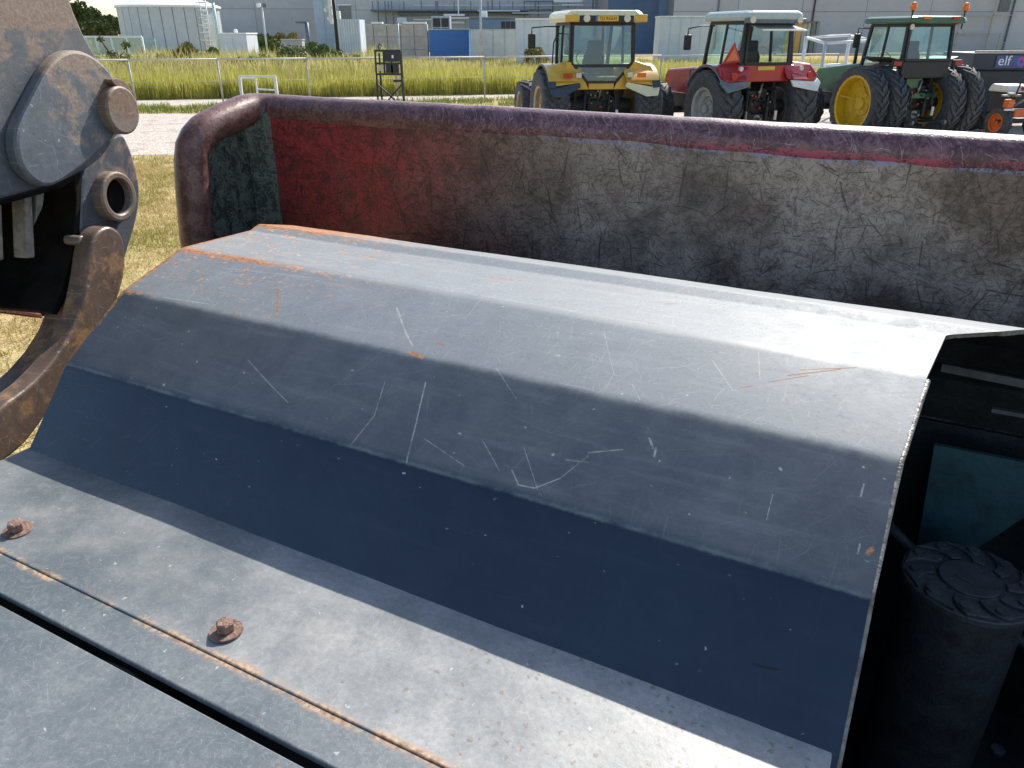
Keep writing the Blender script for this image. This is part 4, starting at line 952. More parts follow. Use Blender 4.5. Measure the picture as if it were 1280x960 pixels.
# ---- green tractor on twin wheels
GRN = simple('green_paint', (.030, .115, .060), .38, 0, .15, 4., coat=.3, dirt=(.12,.16,.11,.3))
YRIM = simple('yellow_rim', (.58, .38, .015), .42, 0, .12, 6., dirt=(.30,.20,.06,.3))
T = thing('tractor', 'green tractor on twin rear tyres with yellow rims and two orange beacons', 'tractor', base_of(1122, 174), R(15), 'tractors parked in a row')
for s in (-1, 1):
    w1 = wheel(T, s*.82, 0, .84, .44, .50, s, YRIM, 22); w2 = wheel(T, s*1.36, 0, .86, .40, .66, s, YRIM, 22, .24)
    for k in range(4):
        yy, zz = pol(.50, k*math.pi/2+.3); mb = MB(); mb.bar((s*-.10, yy*.55, zz*.55), (s*.14, yy*1.1, zz*1.1), .03); mb.build('rim_clamp', YRIM, w2)
    wheel(T, s*.90, 2.65, .58, .38, .34, s, YRIM, 16)
    mb = MB(); mb.prism([(s*.55,-.40,1.74),(s*.72,-.36,1.80),(s*1.0,-.30,1.86),(s*1.02,.55,1.86),(s*.60,.70,1.76)], (0,0,0), (0,0,.05)); mb.build('fender', BLK, T, bevel=.02)
    boxp(T, 'tail_light', (s*.84-.13, s*.84+.13, -.47, -.40, 1.70, 1.84), BLK, .02)
    boxp(T, 'tail_lens', (s*.86-.10, s*.86+.10, -.485, -.472, 1.725, 1.81), LAMPR, .005)
V, rf, rx = cab(T, 1.82, 2.58, .66, .62, -.36, 1.15, BLK, GRN, roof_h=.16, over=.16)
pane(T, 'rear_window', [(-.60,-.38,1.86),(.60,-.38,1.86),(.58,-.32,2.58),(-.58,-.32,2.58)], GLASS)
barp(T, 'window_frame', [(-.62,-.40,1.84),(.62,-.40,1.84),(.60,-.33,2.59),(-.60,-.33,2.59),(-.62,-.40,1.84)], .055, BLK)
boxp(T, 'rear_panel', (-.66, .66, -.42, -.36, 1.44, 1.80), BLK, .02)
boxp(T, 'header_panel', (-.66, .66, -.40, -.30, 2.59, 2.66), BLK, .01)
for s in (-1, 1):
    bp_ = lathe_part(T, 'beacon_post', [(.001,0),(.018,0),(.018,.36),(.03,.36),(.03,.38),(.001,.38)], (s*.72, -.46, 2.50), BLK, 'z', 10)
    lathe_part(bp_, 'beacon', [(.001,0),(.060,0),(.070,.02),(.066,.12),(.05,.16),(.001,.17)], (s*.72, -.46, 2.88), LAMPO, 'z', 16)
    boxp(T, 'roof_lamp', (s*.40-.10, s*.40+.10, rx[1]-.09, rx[1]-.03, 2.70, 2.755), LAMPO if s < 0 else LAMPR, .01)
lathe_part(T, 'work_light', [(.001,-.02),(.06,-.02),(.06,.02),(.001,.02)], (-.66, -.46, 2.54), LAMPW, 'y', 12)
boxp(T, 'axle_beam', (-.55, .55, -.36, -.26, .98, 1.10), GRN, .02)
boxp(T, 'tool_box', (-.36, .10, -.30, .10, 1.20, 1.44), GRN, .02)
nose(T, .40, 1.1, 3.2, .95, 1.76, .22, GRN)
tubep(T, 'exhaust', [(-.30,1.75,1.65),(-.30,1.75,2.05),(-.30,1.75,2.42)], .045, BLK)
linkage(T); driver_place(T, 1.40, .40)
mirror(T, -1, (-.66, .95, 2.52), (-.98, .95, 2.52), BLK)

# ---- small orange wheeled implement at the right edge
ORG = simple('orange_paint', (.62, .13, .025), .45, 0, .15, 8., dirt=(.25,.09,.05,.35))
T = thing('mower', 'small orange and black implement on orange-rimmed wheels beside the green tractor', 'mower', base_of(1243, 172), R(12))
for (x, y) in ((0, 0), (1.15, 0), (.55, 1.5)):
    wheel(T, x, y, .36, .22, .22, -1, ORG, 14, .05)
boxp(T, 'frame', (-.05, 1.2, -.08, .08, .34, .44), BLK, .02)
boxp(T, 'frame', (.50, .62, .05, 1.5, .34, .44), BLK, .02)
boxp(T, 'cross_rail', (-.1, 1.3, -.22, -.16, .66, .71), WHT, .01)
boxp(T, 'guard', (.16, .52, -.26, -.06, .50, .70), ORG, .03)
boxp(T, 'guard', (-.05, .14, -.2, -.04, .72, .92), ORG, .02)
boxp(T, 'engine', (.30, .95, .25, .80, .55, 1.05), BLK, .04)
mb = MB(); mb.prism([(0,.2,1.05),(0,.9,1.05),(0,.8,1.24),(0,.3,1.22)], (.25,0,0), (1.0,0,0)); mb.build('bonnet', WHT, T, bevel=.05, seg=3)
boxp(T, 'seat', (.62, 1.02, -.12, .24, 1.10, 1.20), simple('seat_red', (.32,.03,.05), .5, 0, .1, 8.), .04)
tubep(T, 'handle', [(.25,.0,.7),(.30,-.05,1.3),(.42,-.05,1.48),(1.2,-.02,1.56)], .022, BLK)
tubep(T, 'handle', [(.36,-.1,1.50),(.8,-.2,1.53),(1.3,-.25,1.55)], .026, simple('grip_pink', (.45,.10,.16), .5, 0, .1, 8.))
for (x, z) in ((-.1,.98),(.05,1.02),(.22,.98),(.1,.8)): boxp(T, 'bracket', (x-.08, x+.10, -.16, -.05, z, z+.05), STEEL, .01)
tubep(T, 'tie_rod', [(.2,-.1,.75),(.5,-.2,.95),(1.0,-.2,1.0)], .028, STEEL)
lathe_part(T, 'jockey_disc', [(.001,-.02),(.08,-.02),(.08,.02),(.001,.02)], (.75, -.2, .22), STEEL, 'y', 12)

# ---- dark box trailer with the sign
DKB = simple('trailer_navy', (.028, .036, .055), .45, 0, .2, 3.); DKG = simple('trailer_grey', (.045, .045, .048), .6, 0, .2, 3.)
pB = at(1213, 92, 21.5); T = thing('box_trailer', 'dark navy box trailer with an elf sign behind the orange implement', 'trailer', (pB.x, 21.5, 0), R(-3))
def zat(v, Y): return at(640, v, Y).z
zz1, zz2 = zat(66, 21.5), zat(88, 21.5)
boxp(T, 'upper_panel', (0, 4.2, 0, 1.8, zz2, zz1), DKB, .03); boxp(T, 'lower_panel', (.06, 4.1, .06, 1.7, .45, zz2-.003), DKG, .03)
boxp(T, 'top_rail', (-.02, 4.2, -.03, .03, zz1, zz1+.05), STEEL, .01)
for x in (.8, 3.2):
    lathe_part(T, 'trailer_wheel', [(.001,-.1),(.2,-.1),(.38,-.08),(.40,0),(.38,.08),(.2,.1),(.001,.1)], (x, .2, .40), RUB, 'y', 20)
boxp(T, 'name_board', (.62, 1.62, -.012, -.003, zat(83, 21.5), zat(70, 21.5)), simple('sign_blue', (.045,.07,.16), .4, 0, .1, 6.), 0)
bx = at(1247, 77, 21.5); SIGNW = simple('sign_white', (.80,.80,.80), .5, 0, .03, 8.)
x0 = at(1246, 77, 21.5).x - pB.x; x1 = at(1278, 77, 21.5).x - pB.x; zc = zat(77, 21.5)
sg = boxp(T, 'logo_board', (x0-.05, x1, -.022, -.013, zc-.15, zc+.15), simple('sign_blue2', (.06,.09,.24), .4, 0, .1, 6.), 0)
text_mesh(sg, 'logo_text', 'elf', .34, (x0, -.026, zc+.015), (R(90),0,0), SIGNW, .003, 'LEFT')
ex = x0+.60
for k, (cc, a0, a1) in enumerate((((.50,.05,.30), 30, 160), ((.10,.12,.55), 160, 290), ((.62,.06,.12), -70, 30))):
    mb = MB(); n_ = 10; vs_ = []
    for i in range(n_+1):
        th = R(a0+(a1-a0)*i/n_); vs_ += [(ex+.05*math.cos(th), -.024, zc+.05*math.sin(th)), (ex+.115*math.cos(th), -.024, zc+.115*math.sin(th))]
    mb.add(vs_, [(2*i, 2*i+1, 2*i+3, 2*i+2) for i in range(n_)]); mb.build('emblem', simple('emblem_%d' % k, cc, .4, 0, .05, 8.), sg)

# ================================================================== FENCE ALONG THE ROAD
RAIL = simple('fence_pale_paint', (.56, .54, .47), .6, 0, .15, 3.)
PST = simple('fence_post_grey', (.40, .40, .38), .6, .2, .2, 3.)
def fbase(u): return on_z(u, 138 - .0245*(u-180))
f0 = fbase(172); F = thing('rail_fence', 'pale metal rail fence along the road in front of the tall grass', 'fence', (f0.x, f0.y, 0))
pts = []
for k in range(-4, 15):
    b_ = fbase(172 + 108.5*k) - f0; b_.z = 0; pts.append(b_)
    tubep(F, 'post', [b_, b_+Vector((0,0,1.60))], .030, PST, 8)
for i in range(len(pts)-1):
    tubep(F, 'rail', [pts[i]+Vector((.01,0,1.60)), pts[i+1]+Vector((-.01,0,1.60))], .032, RAIL, 8)
    tubep(F, 'wire', [pts[i]+Vector((.02,0,.9)), pts[i+1]+Vector((-.02,0,.9))], .006, PST, 5)

# ---- white tube frame and black rack by the fence
def pipe_world(T, name, plist, r, mat, origin): return tubep(T, name, [Vector(p)-origin for p in plist], r, mat, 8)
b_ = on_z(326, 131); Tw = thing('tube_table', 'small white open tube frame standing on the grass verge by the fence', 'tube frame', (b_.x, b_.y, 0))
for (x, y) in ((-.66,0),(.66,0),(-.30,.7),(.42,.7)): barp(Tw, 'leg', [(x, y, 0), (x*.98, y, .98 if y == 0 else .92)], .10 if y == 0 else .06, WHT, .01)
barp(Tw, 'top_rail', [(-.70,.0,.98),(.70,0,.98)], .06, WHT); barp(Tw, 'top_rail', [(-.32,.7,.92),(.45,.7,.92)], .05, WHT)
for s in (-1, 1): barp(Tw, 'side_rail', [(s*.64,0,.94),(.42 if s > 0 else -.30,.7,.90)], .05, WHT)
barp(Tw, 'middle_rail', [(-.28,.7,.50),(.62,.05,.50)], .05, WHT); barp(Tw, 'lower_rail', [(-.64,0,.34),(.64,0,.34)], .05, WHT)
boxp(Tw, 'box', (-.26,.14,.1,.5,.0,.36), BLK, .02)
b_ = on_z(489, 134); Tr = thing('metal_rack', 'tall black metal rack with crossed legs standing beside the fence', 'rack', (b_.x, b_.y, 0))
BKM = simple('black_rack_paint', (.012,.013,.014), .5, 0, .3, 10.)
for (x, y) in ((-.46,0),(.46,0),(-.40,.5),(.42,.5)): barp(Tr, 'leg', [(x, y, 0), (x*.95, y, 1.85 if y == 0 else 1.78)], .06, BKM)
for (a, b2) in (((-.45,0,.78),(.40,0,.02)), ((.45,0,.78),(-.30,0,.02))): barp(Tr, 'cross_brace', [a, b2], .05, BKM)
for z in (1.86, 1.45, 1.10): barp(Tr, 'cross_rail', [(-.46,0,z),(.46,0,z)], .07, BKM)
for x in (-.15, .12): barp(Tr, 'upright', [(x,0,1.1),(x,0,1.86)], .06, BKM)
boxp(Tr, 'control_panel', (-.12,.40,-.04,.04,1.50,1.84), BKM, .01); boxp(Tr, 'control_panel', (-.10,.36,-.03,.05,1.14,1.42), BKM, .01)
boxp(Tr, 'tray', (.14,.46,-.05,.45,.84,.92), BKM, .01); boxp(Tr, 'paper_card', (.14,.20,-.052,-.045,1.62,1.72), WHT, 0); boxp(Tr, 'paper_card', (-.36,-.20,.0,.01,1.2,1.4), simple('rack_card', (.5,.42,.3), .6), 0)
tubep(Tr, 'hook', [(-.28,0,1.86),(-.32,0,2.0),(-.26,0,2.08),(-.18,0,2.02)], .022, BKM)

# ---- white pipe pen behind the red and green tractors
Yp = 26.0; b_ = at(1035, 120, Yp); Tp = thing('pipe_pen', 'white pipe cattle pen panels behind the red and green tractors', 'pipe pen', (b_.x, Yp, 0)); og = Vector((b_.x, Yp, 0))
def pw(u, v, Y=Yp): return at(u, v, Y)
def down(u, v, Y=Yp): p = pw(u, v, Y); return [p, Vector((p.x, p.y, 0))]
for (u, v, Y) in ((1008,45,Yp),(1063,43,Yp+.0),(1032,53,Yp-1.2),(1087,50,Yp-1.2)): pipe_world(Tp, 'post', down(u, v, Y), .05, RAIL if u == 1032 else WHT, og)
for (a, b2) in (((1008,47,Yp),(1063,44,Yp)), ((1063,45,Yp),(1087,50,Yp-1.2)), ((1008,47,Yp),(1032,54,Yp-1.2)), ((1032,54,Yp-1.2),(1087,51,Yp-1.2)), ((1008,83,Yp),(1063,80,Yp)), ((1008,91,Yp),(1063,90,Yp)),
                ((1032,84,Yp-1.2),(1087,82,Yp-1.2)), ((1032,92,Yp-1.2),(1087,92,Yp-1.2))):
    pipe_world(Tp, 'rail', [pw(*a), pw(*b2)], .042, WHT, og)
# ================================================================== YARD AND BUILDINGS BEHIND THE GRASS
def panel_wall(T, x0, x1, z0, z1, pw_, ph, mat, mat2=None, depth=.12, y=0, gap=.05, name='wall_panel'):
    """facade of separate cladding panels with open joints in front of a backing"""
    nx = max(1, round((x1-x0)/pw_)); nz = max(1, round((z1-z0)/ph))
    for i in range(nx):
        for k in range(nz):
            a, b = x0+(x1-x0)*i/nx, x0+(x1-x0)*(i+1)/nx; c, d = z0+(z1-z0)*k/nz, z0+(z1-z0)*(k+1)/nz
            mb = MB(); mb.box(a+gap/2, b-gap/2, y-depth, y, c+gap/2, d-gap/2); mb.build(name, mat2 if mat2 and (i*7+k*3) % 5 == 0 else mat, T)
def block(name, label, cat, u0, u1, vtop, Y, depth, group=None, rz=0.0):
    a, b = at(u0, vtop, Y), at(u1, vtop, Y)
    T = thing(name, label, cat, (a.x, Y, 0), rz, group); return T, b.x-a.x, a.z
CLAD = simple('cladding_grey', (.44, .455, .465), .5, 0, .05, .5, dirt=(.37,.385,.395,.3)); CLAD2 = simple('cladding_grey_pale', (.47, .485, .495), .5, 0, .05, .5)
CLADR = simple('cladding_right', (.47, .46, .465), .5, 0, .05, .4, dirt=(.40,.39,.395,.3)); CLADR2 = simple('cladding_right_pale', (.50, .49, .495), .5, 0, .05, .4)
JOINT = simple('joint_dark', (.24, .25, .26), .7); PALEB = simple('cladding_pale_blue', (.52, .60, .66), .5, 0, .06, 1.)
ROOFW = simple('roof_white', (.78, .80, .80), .5, 0, .06, 1.)
# left hall
T, wd, zt_ = block('industrial_hall', 'large plain grey clad hall behind the round tank and white cabinet', 'building', 236, 388, -40, 150, 30)
boxp(T, 'core', (.02, wd-.02, .0, 30, 0, zt_), JOINT, 0); panel_wall(T, 0, wd, 0, zt_, 9.4, 5.2, CLAD, CLAD2, y=-.02)
# pale hall end next to it
T, wd, zt_ = block('clad_annex', 'pale blue-white clad annex end between the two grey halls', 'building', 387, 412, -40, 140, 20)
boxp(T, 'core', (.02, wd-.02, .0, 8, 0, zt_), JOINT, 0); panel_wall(T, 0, wd, 0, zt_, 2.0, 9., PALEB, None, y=-.02); boxp(T, 'corner_trim', (wd, wd+.5, -.2, .4, 0, zt_), ROOFW, .02)
# middle hall with gallery
T, wd, zt_ = block('industrial_hall', 'grey hall with a steel gallery and pipe runs above the containers', 'building', 413, 775, -40, 130, 30)
boxp(T, 'core', (.02, wd-.02, .0, 30, 0, zt_), JOINT, 0); panel_wall(T, 0, wd, 0, zt_, 3.4, 6.0, CLAD, CLAD2, y=-.02, gap=.04)
def hb(u0, v0, u1, v1, y0, y1, name, mat, Y=130, T=T, bev=0):
    o = T.location; mb = MB(); mb.box(at(u0, 42, Y).x-o.x, at(u1, 42, Y).x-o.x, y0, y1, at(u0, v1, Y).z, at(u0, v0, Y).z); return mb.build(name, mat, T, bevel=bev)
d_ = hb(427, 7, 441, 25, -.3, -.15, 'shutter_door', simple('shutter_grey', (.20,.21,.22), .6)); hb(425.5, 5.5, 442.5, 7, -.45, -.15, 'door_lintel', ROOFW)
STL = simple('gallery_steel', (.11, .14, .18), .5, .2, .2, 2.)
hb(468, 12.5, 660, 14.5, -2.2, -.2, 'gallery_deck', STL); hb(500, 16, 660, 19, -1.2, -.2, 'gallery_beam', STL); hb(520, 6.6, 760, 7.6, -2.1, -1.9, 'gallery_rail', simple('rail_pale', (.55,.57,.58), .5))
for u in (471, 478, 486, 490, 494, 509, 530, 550, 570, 590, 611, 625, 641): hb(u-.5, 2, u+.5, 13, -2.15, -2.0, 'gallery_post', STL)
for u in (477, 486, 495): hb(u-.7, 14, u+.7, 60, -2.1, -1.8, 'gallery_leg', STL)
for (u0, v0, u1, v1) in ((557,18,583,20.5),(560,22,588,24),(690,1,725,4),(700,6,726,8)): hb(u0, v0, u1, v1, -3.0, -2.4, 'pipe_run', ROOFW, bev=.1)
for (u0, v0, u1, v1) in ((520,24,560,26),(598,13,650,15),(500,22,512,30),(566,27,582,30),(660,12,688,14),(700,12,760,14),(640,16,700,17.5)): hb(u0, v0, u1, v1, -2.6, -2.0, 'duct', PALEB if u0 % 3 else STL, bev=.1)
for (u, v0, v1) in ((548,2,24),(575,0,18),(616,0,13),(668,3,14),(708,0,10),(738,-5,12),(752,-5,14)): hb(u-.7, v0, u+.7, v1, -2.3, -2.0, 'vent_pipe', ROOFW if u % 2 else STL)
for u in (655, 672, 690): hb(u-.6, 2, u+.6, 22, -1.5, -1.2, 'frame_post', STL)
hb(655, 1.5, 705, 3, -1.5, -1.2, 'frame_beam', STL)
# dark blue ribbed hall
RIBB = simple('ribbed_blue_steel', (.17, .24, .36), .45, .1, .06, 1.); FLATB = simple('flat_blue_steel', (.12, .19, .30), .5, 0, .06, 1.)
T, wd, zt_ = block('ribbed_hall', 'blue-grey hall clad in horizontal ribbed steel behind the yellow tractor', 'building', 762, 845, -40, 112, 20)
u_ = at(821, 40, 112).x - T.location.x
boxp(T, 'core', (.05, wd-.02, .02, 20, 0, zt_-.1), JOINT, 0)
mb = MB(); n_ = 70; vs_ = []
for i in range(n_*2+1): z = zt_*i/(n_*2); vs_ += [(0, -.02-.09*(i % 2), z), (u_, -.02-.09*(i % 2), z)]
mb.add(vs_, [(2*i, 2*i+1, 2*i+3, 2*i+2) for i in range(n_*2)]); mb.build('ribbed_cladding', RIBB, T)
boxp(T, 'corner_panel', (u_, wd, -.16, .0, 0, zt_), FLATB, 0)
# right hall
T, wd, zt_ = block('industrial_hall', 'long grey panelled hall behind the red and green tractors', 'building', 846, 1420, -40, 108, 30)
boxp(T, 'core', (.02, wd-.02, .0, 30, 0, zt_), JOINT, 0); panel_wall(T, 0, wd, 0, zt_, 7.8, 5.4, CLADR, CLADR2, y=-.02, gap=.05)
DOWN = simple('downpipe_dark', (.055, .03, .03), .5)
for (u0, u1, w_) in ((894, 891, .22), (1012, 1006, .2)): hb(u0-.8, -30, u0+.8, 62, -.35, -.16, 'downpipe', STL if u0 < 900 else DOWN, 108, T)
SCF = simple('scaffold_beige', (.46, .42, .33), .6)
for (u0, v0, u1, v1) in ((1231,-20,1232.6,64),(1190,18.5,1258,19.5),(1186,41.5,1240,42.5),(1192,-20,1193,60),(1246,41,1247.5,62)): hb(u0, v0, u1, v1, -.9, -.7, 'scaffold_tube', SCF, 108, T)
hb(1239, -20, 1252, 14, -.3, -.16, 'hall_window', simple('window_dark', (.10,.12,.14), .15), 108, T); hb(1256, -20, 1257.5, 64, -.4, -.2, 'downpipe', STL, 108, T)
for k in range(4): hb(1188, 53+3.2*k, 1262, 53.6+3.2*k, -3.2, -3.1, 'barrier_rail', SCF, 108, T)
# stacked coloured boards against the right hall
T, wd, zt_ = block('board_stack', 'upright yellow, orange and grey boards leaning against the right hall', 'boards', 984, 1022, 27, 100, 1)
for i, (u0, u1, cc) in enumerate(((982,987,(.42,.36,.20)),(988.5,992,(.07,.03,.04)),(994,1000,(.60,.33,.08)),(1001.5,1006,(.36,.37,.33)),(1007.5,1010.5,(.42,.43,.39)),(1012,1017,(.14,.18,.17)),(1017.5,1021,(.20,.24,.23)))):
    hb(u0, 27.5+(i % 3)*.8, u1, 80, -.1*i, .1, 'board', simple('board_%d' % i, cc, .6), 100, T)
hb(983, 26.6, 1019, 28.2, -.8, .12, 'top_bar', STL, 100, T)
# round tank
TK = simple('tank_steel', (.47, .53, .57), .45, .1, .06, .8, dirt=(.38,.42,.45,.3)); TKR = simple('tank_roof', (.74, .76, .76), .4, 0, .06, 1.)
cT = at(194, 60, 118); rT = (at(256, 60, 118).x - at(132, 60, 118).x)/2; hT = at(194, 8, 118).z
T = thing('storage_tank', 'round pale grey panelled storage tank with low cone roof and caged ladder', 'tank', (cT.x, 118+rT, 0))
NP = 28
for k in range(NP):
    a0, a1 = 2*math.pi*(k+.03)/NP, 2*math.pi*(k+.97)/NP; mb = MB()
    mb.prism([(rT*math.cos(a0), rT*math.sin(a0), 0), (rT*math.cos(a1), rT*math.sin(a1), 0), ((rT-.2)*math.cos(a1), (rT-.2)*math.sin(a1), 0), ((rT-.2)*math.cos(a0), (rT-.2)*math.sin(a0), 0)], (0,0,0), (0,0,hT))
    if math.sin((a0+a1)/2) < .3: mb.build('tank_panel', TK, T)
mb = MB(); mb.lathe([(rT-.15,0),(rT-.15,hT-.05)], 28); mb.build('tank_shell', JOINT, T, smooth=True)
mb = MB(); mb.lathe([(rT+.25,hT-.05),(rT+.25,hT+.22),(rT*.5,hT+1.5),(.8,hT+2.1),(.01,hT+2.1)], 36); rf = mb.build('tank_roof', TKR, T, auto=30)
mb = MB(); mb.lathe([(.001,hT+1.8),(.7,hT+1.8),(.7,hT+2.8),(.001,hT+2.8)], 14); mb.build('roof_vent', JOINT, rf)
la = R(-28); lx, ly = (rT+.3)*math.cos(la), (rT+.3)*math.sin(la)
for d in (-.45, .45): tubep(T, 'ladder_stile', [(lx+d, ly-.3, 0), (lx+d, ly-.3, hT+1)], .09, ROOFW, 6)
for k in range(14): tubep(T, 'ladder_rung', [(lx-.45, ly-.3, .4+k*.55), (lx+.45, ly-.3, .4+k*.55)], .06, ROOFW, 5)
for k in range(7): tubep(T, 'ladder_hoop', [(lx-.8, ly-.3, 1.5+k), (lx-.7, ly-1.2, 1.5+k), (lx+.7, ly-1.2, 1.5+k), (lx+.8, ly-.3, 1.5+k)], .07, ROOFW, 5)
tubep(T, 'riser_pipe', [(lx+1.3, ly+.3, 0), (lx+1.3, ly+.3, hT+.6)], .22, simple('pipe_teal', (.42,.60,.58), .5), 8)
# small cabinets, containers and sheds
LG = simple('cabinet_pale', (.58, .64, .70), .5, 0, .05, 1.)
def small_box(name, label, cat, u0, u1, v0, Y, depth, mat, rz=0., lid=None, panels=0, group=None, side=None, z1=None):
    T, wd, zt_ = block(name, label, cat, u0, u1, v0, Y, depth, group, rz); zt_ = z1 or zt_
    boxp(T, 'body', (0, wd, 0, depth, 0, zt_-.12), mat, .02)
    boxp(T, 'top', (-.06, wd+.06, -.06, depth+.06, zt_-.119, zt_), lid or mat, .02)
    for i in range(panels):
        a = wd*(i+.06)/panels; b = wd*(i+.94)/panels; boxp(T, 'door_panel', (a, b, -.035, -.001, .15, zt_-.2), side or mat, .01)
    return T, wd, zt_
T, wd, zt_ = small_box('control_cabinet', 'small white control cabinet with a round lamp on its roof, in tall weeds', 'cabinet', 273, 309, 41, 80, 2.4, LG, R(-8), ROOFW, 2)
lathe_part(T, 'roof_lamp', [(.001,0),(.16,0),(.2,.12),(.15,.3),(.001,.34)], (1.5, .6, zt_), ROOFW)
small_box('switch_box', 'low grey switch box in the weeds beside the pale annex', 'cabinet', 351, 377, 49, 88, 1.2, simple('switch_grey', (.34,.35,.36), .6), 0, None, 3)
T, wd, zt_ = block('corrugated_container', 'pale upright corrugated steel container next to the camera pole', 'container', 421, 449, 24, 66, 2.4)
mb = MB(); vs_ = []; n_ = 9*4; zz = [0, zt_]
for i in range(n_+1):
    x = wd*i/n_; y = (-.0, -.0, -.09, -.09)[i % 4]; vs_ += [(x, y, .05), (x, y, zt_)]
mb.add(vs_, [(2*i, 2*i+2, 2*i+3, 2*i+1) for i in range(n_)]); mb.build('corrugated_side', simple('container_pale', (.60,.66,.72), .45, .05, .06, 1.), T)
boxp(T, 'body', (.02, wd-.02, .01, 2.4, 0, zt_-.02), _mc['container_pale'], .01); boxp(T, 'end_post', (-.35, -.02, .05, 2.3, 0, zt_-.06), simple('container_side', (.36,.43,.50), .5), .02)
# concrete block wall
CON = simple('yard_concrete', (.46, .42, .37), .8, 0, .12, 1.2, .2, 10., dirt=(.32,.29,.25,.5)); 
T, wd, zt_ = block('concrete_bay', 'brownish concrete block bay with white capping beside the blue container', 'concrete bay', 449, 534, 30, 75, 1.)
nbx, nbz = 5, 3
for i in range(nbx):
    for k in range(nbz): mb = MB(); mb.box(wd*i/nbx+.02, wd*(i+1)/nbx-.02, 0, .8, zt_*k/nbz+.02, zt_*(k+1)/nbz-.02); mb.build('concrete_block', CON, T, bevel=.03)
for (a, b) in ((.18,.34),(.64,.98)): boxp(T, 'capping', (wd*a, wd*b, -.05, .7, zt_+.01, zt_+.16), ROOFW, .02)
boxp(T, 'fallen_post', (.25, .38, -.3, -.15, 0, 1.6), BLK, .01)
small_box('blue_container', 'bright blue steel container at the edge of the yard', 'container', 536, 586, 36, 75, 2.4, simple('container_blue', (.035,.16,.45), .45, 0, .06, 1.), 0, simple('container_grey_lid', (.34,.40,.46), .5))
T, wd, zt_ = small_box('plant_room', 'grey plant room with louvred panels and doors beside the blue container', 'shed', 587, 645, 22, 72, 3., simple('shed_grey', (.42,.45,.46), .55, 0, .06, 1.), 0, STL, 4, side=simple('shed_panel', (.50,.53,.53), .5, 0, .08, 1.))
boxp(T, 'fascia', (-.05, wd+.05, -.12, -.07, zt_-.9, zt_-.15), FLATB, .01)
for k in range(3): boxp(T, 'louvre', (wd*.68+k*.42, wd*.68+k*.42+.36, -.16, -.125, zt_-.85, zt_-.3), BLK, .01)
boxp(T, 'white_cowl', (.9, 1.5, .3, 1.2, zt_, zt_+.5), ROOFW, .05)
T, wd, zt_ = block('air_handler', 'grey air handling unit with dark grilles above the blue container', 'air handler', 539, 562, 20, 84, 2.)
boxp(T, 'casing', (0, wd, 0, 2, 0, zt_), simple('air_handler_grey', (.33,.37,.40), .5), .02)
for i in range(2):
    for k in range(2): boxp(T, 'grille', (wd*(.08+.46*i), wd*(.48+.46*i), -.05, -.001, zt_-1.9+.9*k, zt_-1.1+.9*k), BLK, .01)
small_box('site_container', 'pale white site container behind the yellow tractor mirror', 'container', 645, 706, 23, 62, 2.5, simple('site_white', (.60,.65,.70), .5, 0, .06, 1.), 0, ROOFW, 6)
T, wd, zt_ = small_box('site_container', 'pale flat roofed container between the yellow and red tractors', 'container', 826, 890, 20, 70, 2.5, simple('site_white2', (.52,.57,.60), .5, 0, .06, 1.), 0, simple('site_lid', (.56,.64,.62), .5), 5)
# glazed shelter and sapling, left
T, wd, zt_ = block('glass_shelter', 'low glazed shelter with white frame in front of the round tank', 'shelter', 100, 177, 46, 62, 3.)
z_low = at(100, 68, 62).z
for k in range(4): pane(T, 'pane', [(wd*k/4+.05,0,z_low),(wd*(k+1)/4-.05,0,z_low),(wd*(k+1)/4-.05,0,zt_-.08),(wd*k/4+.05,0,zt_-.08)], glass_mat('shelter_glass_%d' % k, (.62,.74,.70), .08, .5))
for k in range(5): barp(T, 'frame_post', [(wd*k/4,0,0),(wd*k/4,0,zt_)], .12, ROOFW)
barp(T, 'frame_rail', [(0,0,zt_),(wd,0,zt_)], .14, ROOFW); barp(T, 'frame_rail', [(0,0,z_low),(wd,0,z_low)], .12, ROOFW); boxp(T, 'back_panel', (.1, wd-.1, 2.4, 2.5, 0, zt_-.1), simple('shelter_back', (.30,.37,.36), .6), 0)
boxp(T, 'plinth', (0, wd, .1, 2.4, 0, z_low-.08), CON, .02)
# poles
def pole(name, label, cat, u, vtop, Y, r, mat, group=None):
    p = at(u, vtop, Y); T = thing(name, label, cat, (p.x, Y, 0), 0, group); tubep(T, 'shaft', [(0,0,0),(0,0,p.z)], r, mat, 8); return T, p.z
PLG = simple('pole_grey', (.45,.47,.48), .5, .3)
T, z_ = pole('camera_pole', 'dark camera pole with white cameras next to the corrugated container', 'camera pole', 415, -20, 64, .14, BLK)
for (x, z, l) in ((-.65, at(640,10,64).z, .9), (-.45, at(640,21,64).z, .6)): boxp(T, 'camera_arm', (x, 0, -.08, .08, z, z+.12), WHT, .01); lathe_part(T, 'camera', [(.001,-.30),(.16,-.26),(.18,-.05),(.001,0)], (x, 0, z), WHT, 'z')
boxp(T, 'white_box', (.15, .42, -.2, .2, at(640,24,64).z, at(640,14,64).z), WHT, .02); boxp(T, 'white_box', (-.42, -.2, -.2, .2, at(640,30,64).z, at(640,-5,64).z), WHT, .02)
T, z_ = pole('lamp_post', 'tall slim grey lamp post in front of the plant room', 'lamp post', 600, -25, 58, .09, PLG, 'lamp posts in the yard'); boxp(T, 'junction_box', (-.12,.12,-.12,-.08,1.2,1.6), PLG, .02); boxp(T, 'lamp_head', (-.15,.9,-.12,.12,z_,z_+.12), PLG, .03)
T, z_ = pole('lamp_post', 'thin short grey post in front of the concrete block bay', 'lamp post', 497, 28, 60, .06, PLG, 'lamp posts in the yard'); boxp(T, 'post_cap', (-.1,.1,-.1,.1,z_,z_+.06), PLG, .01)
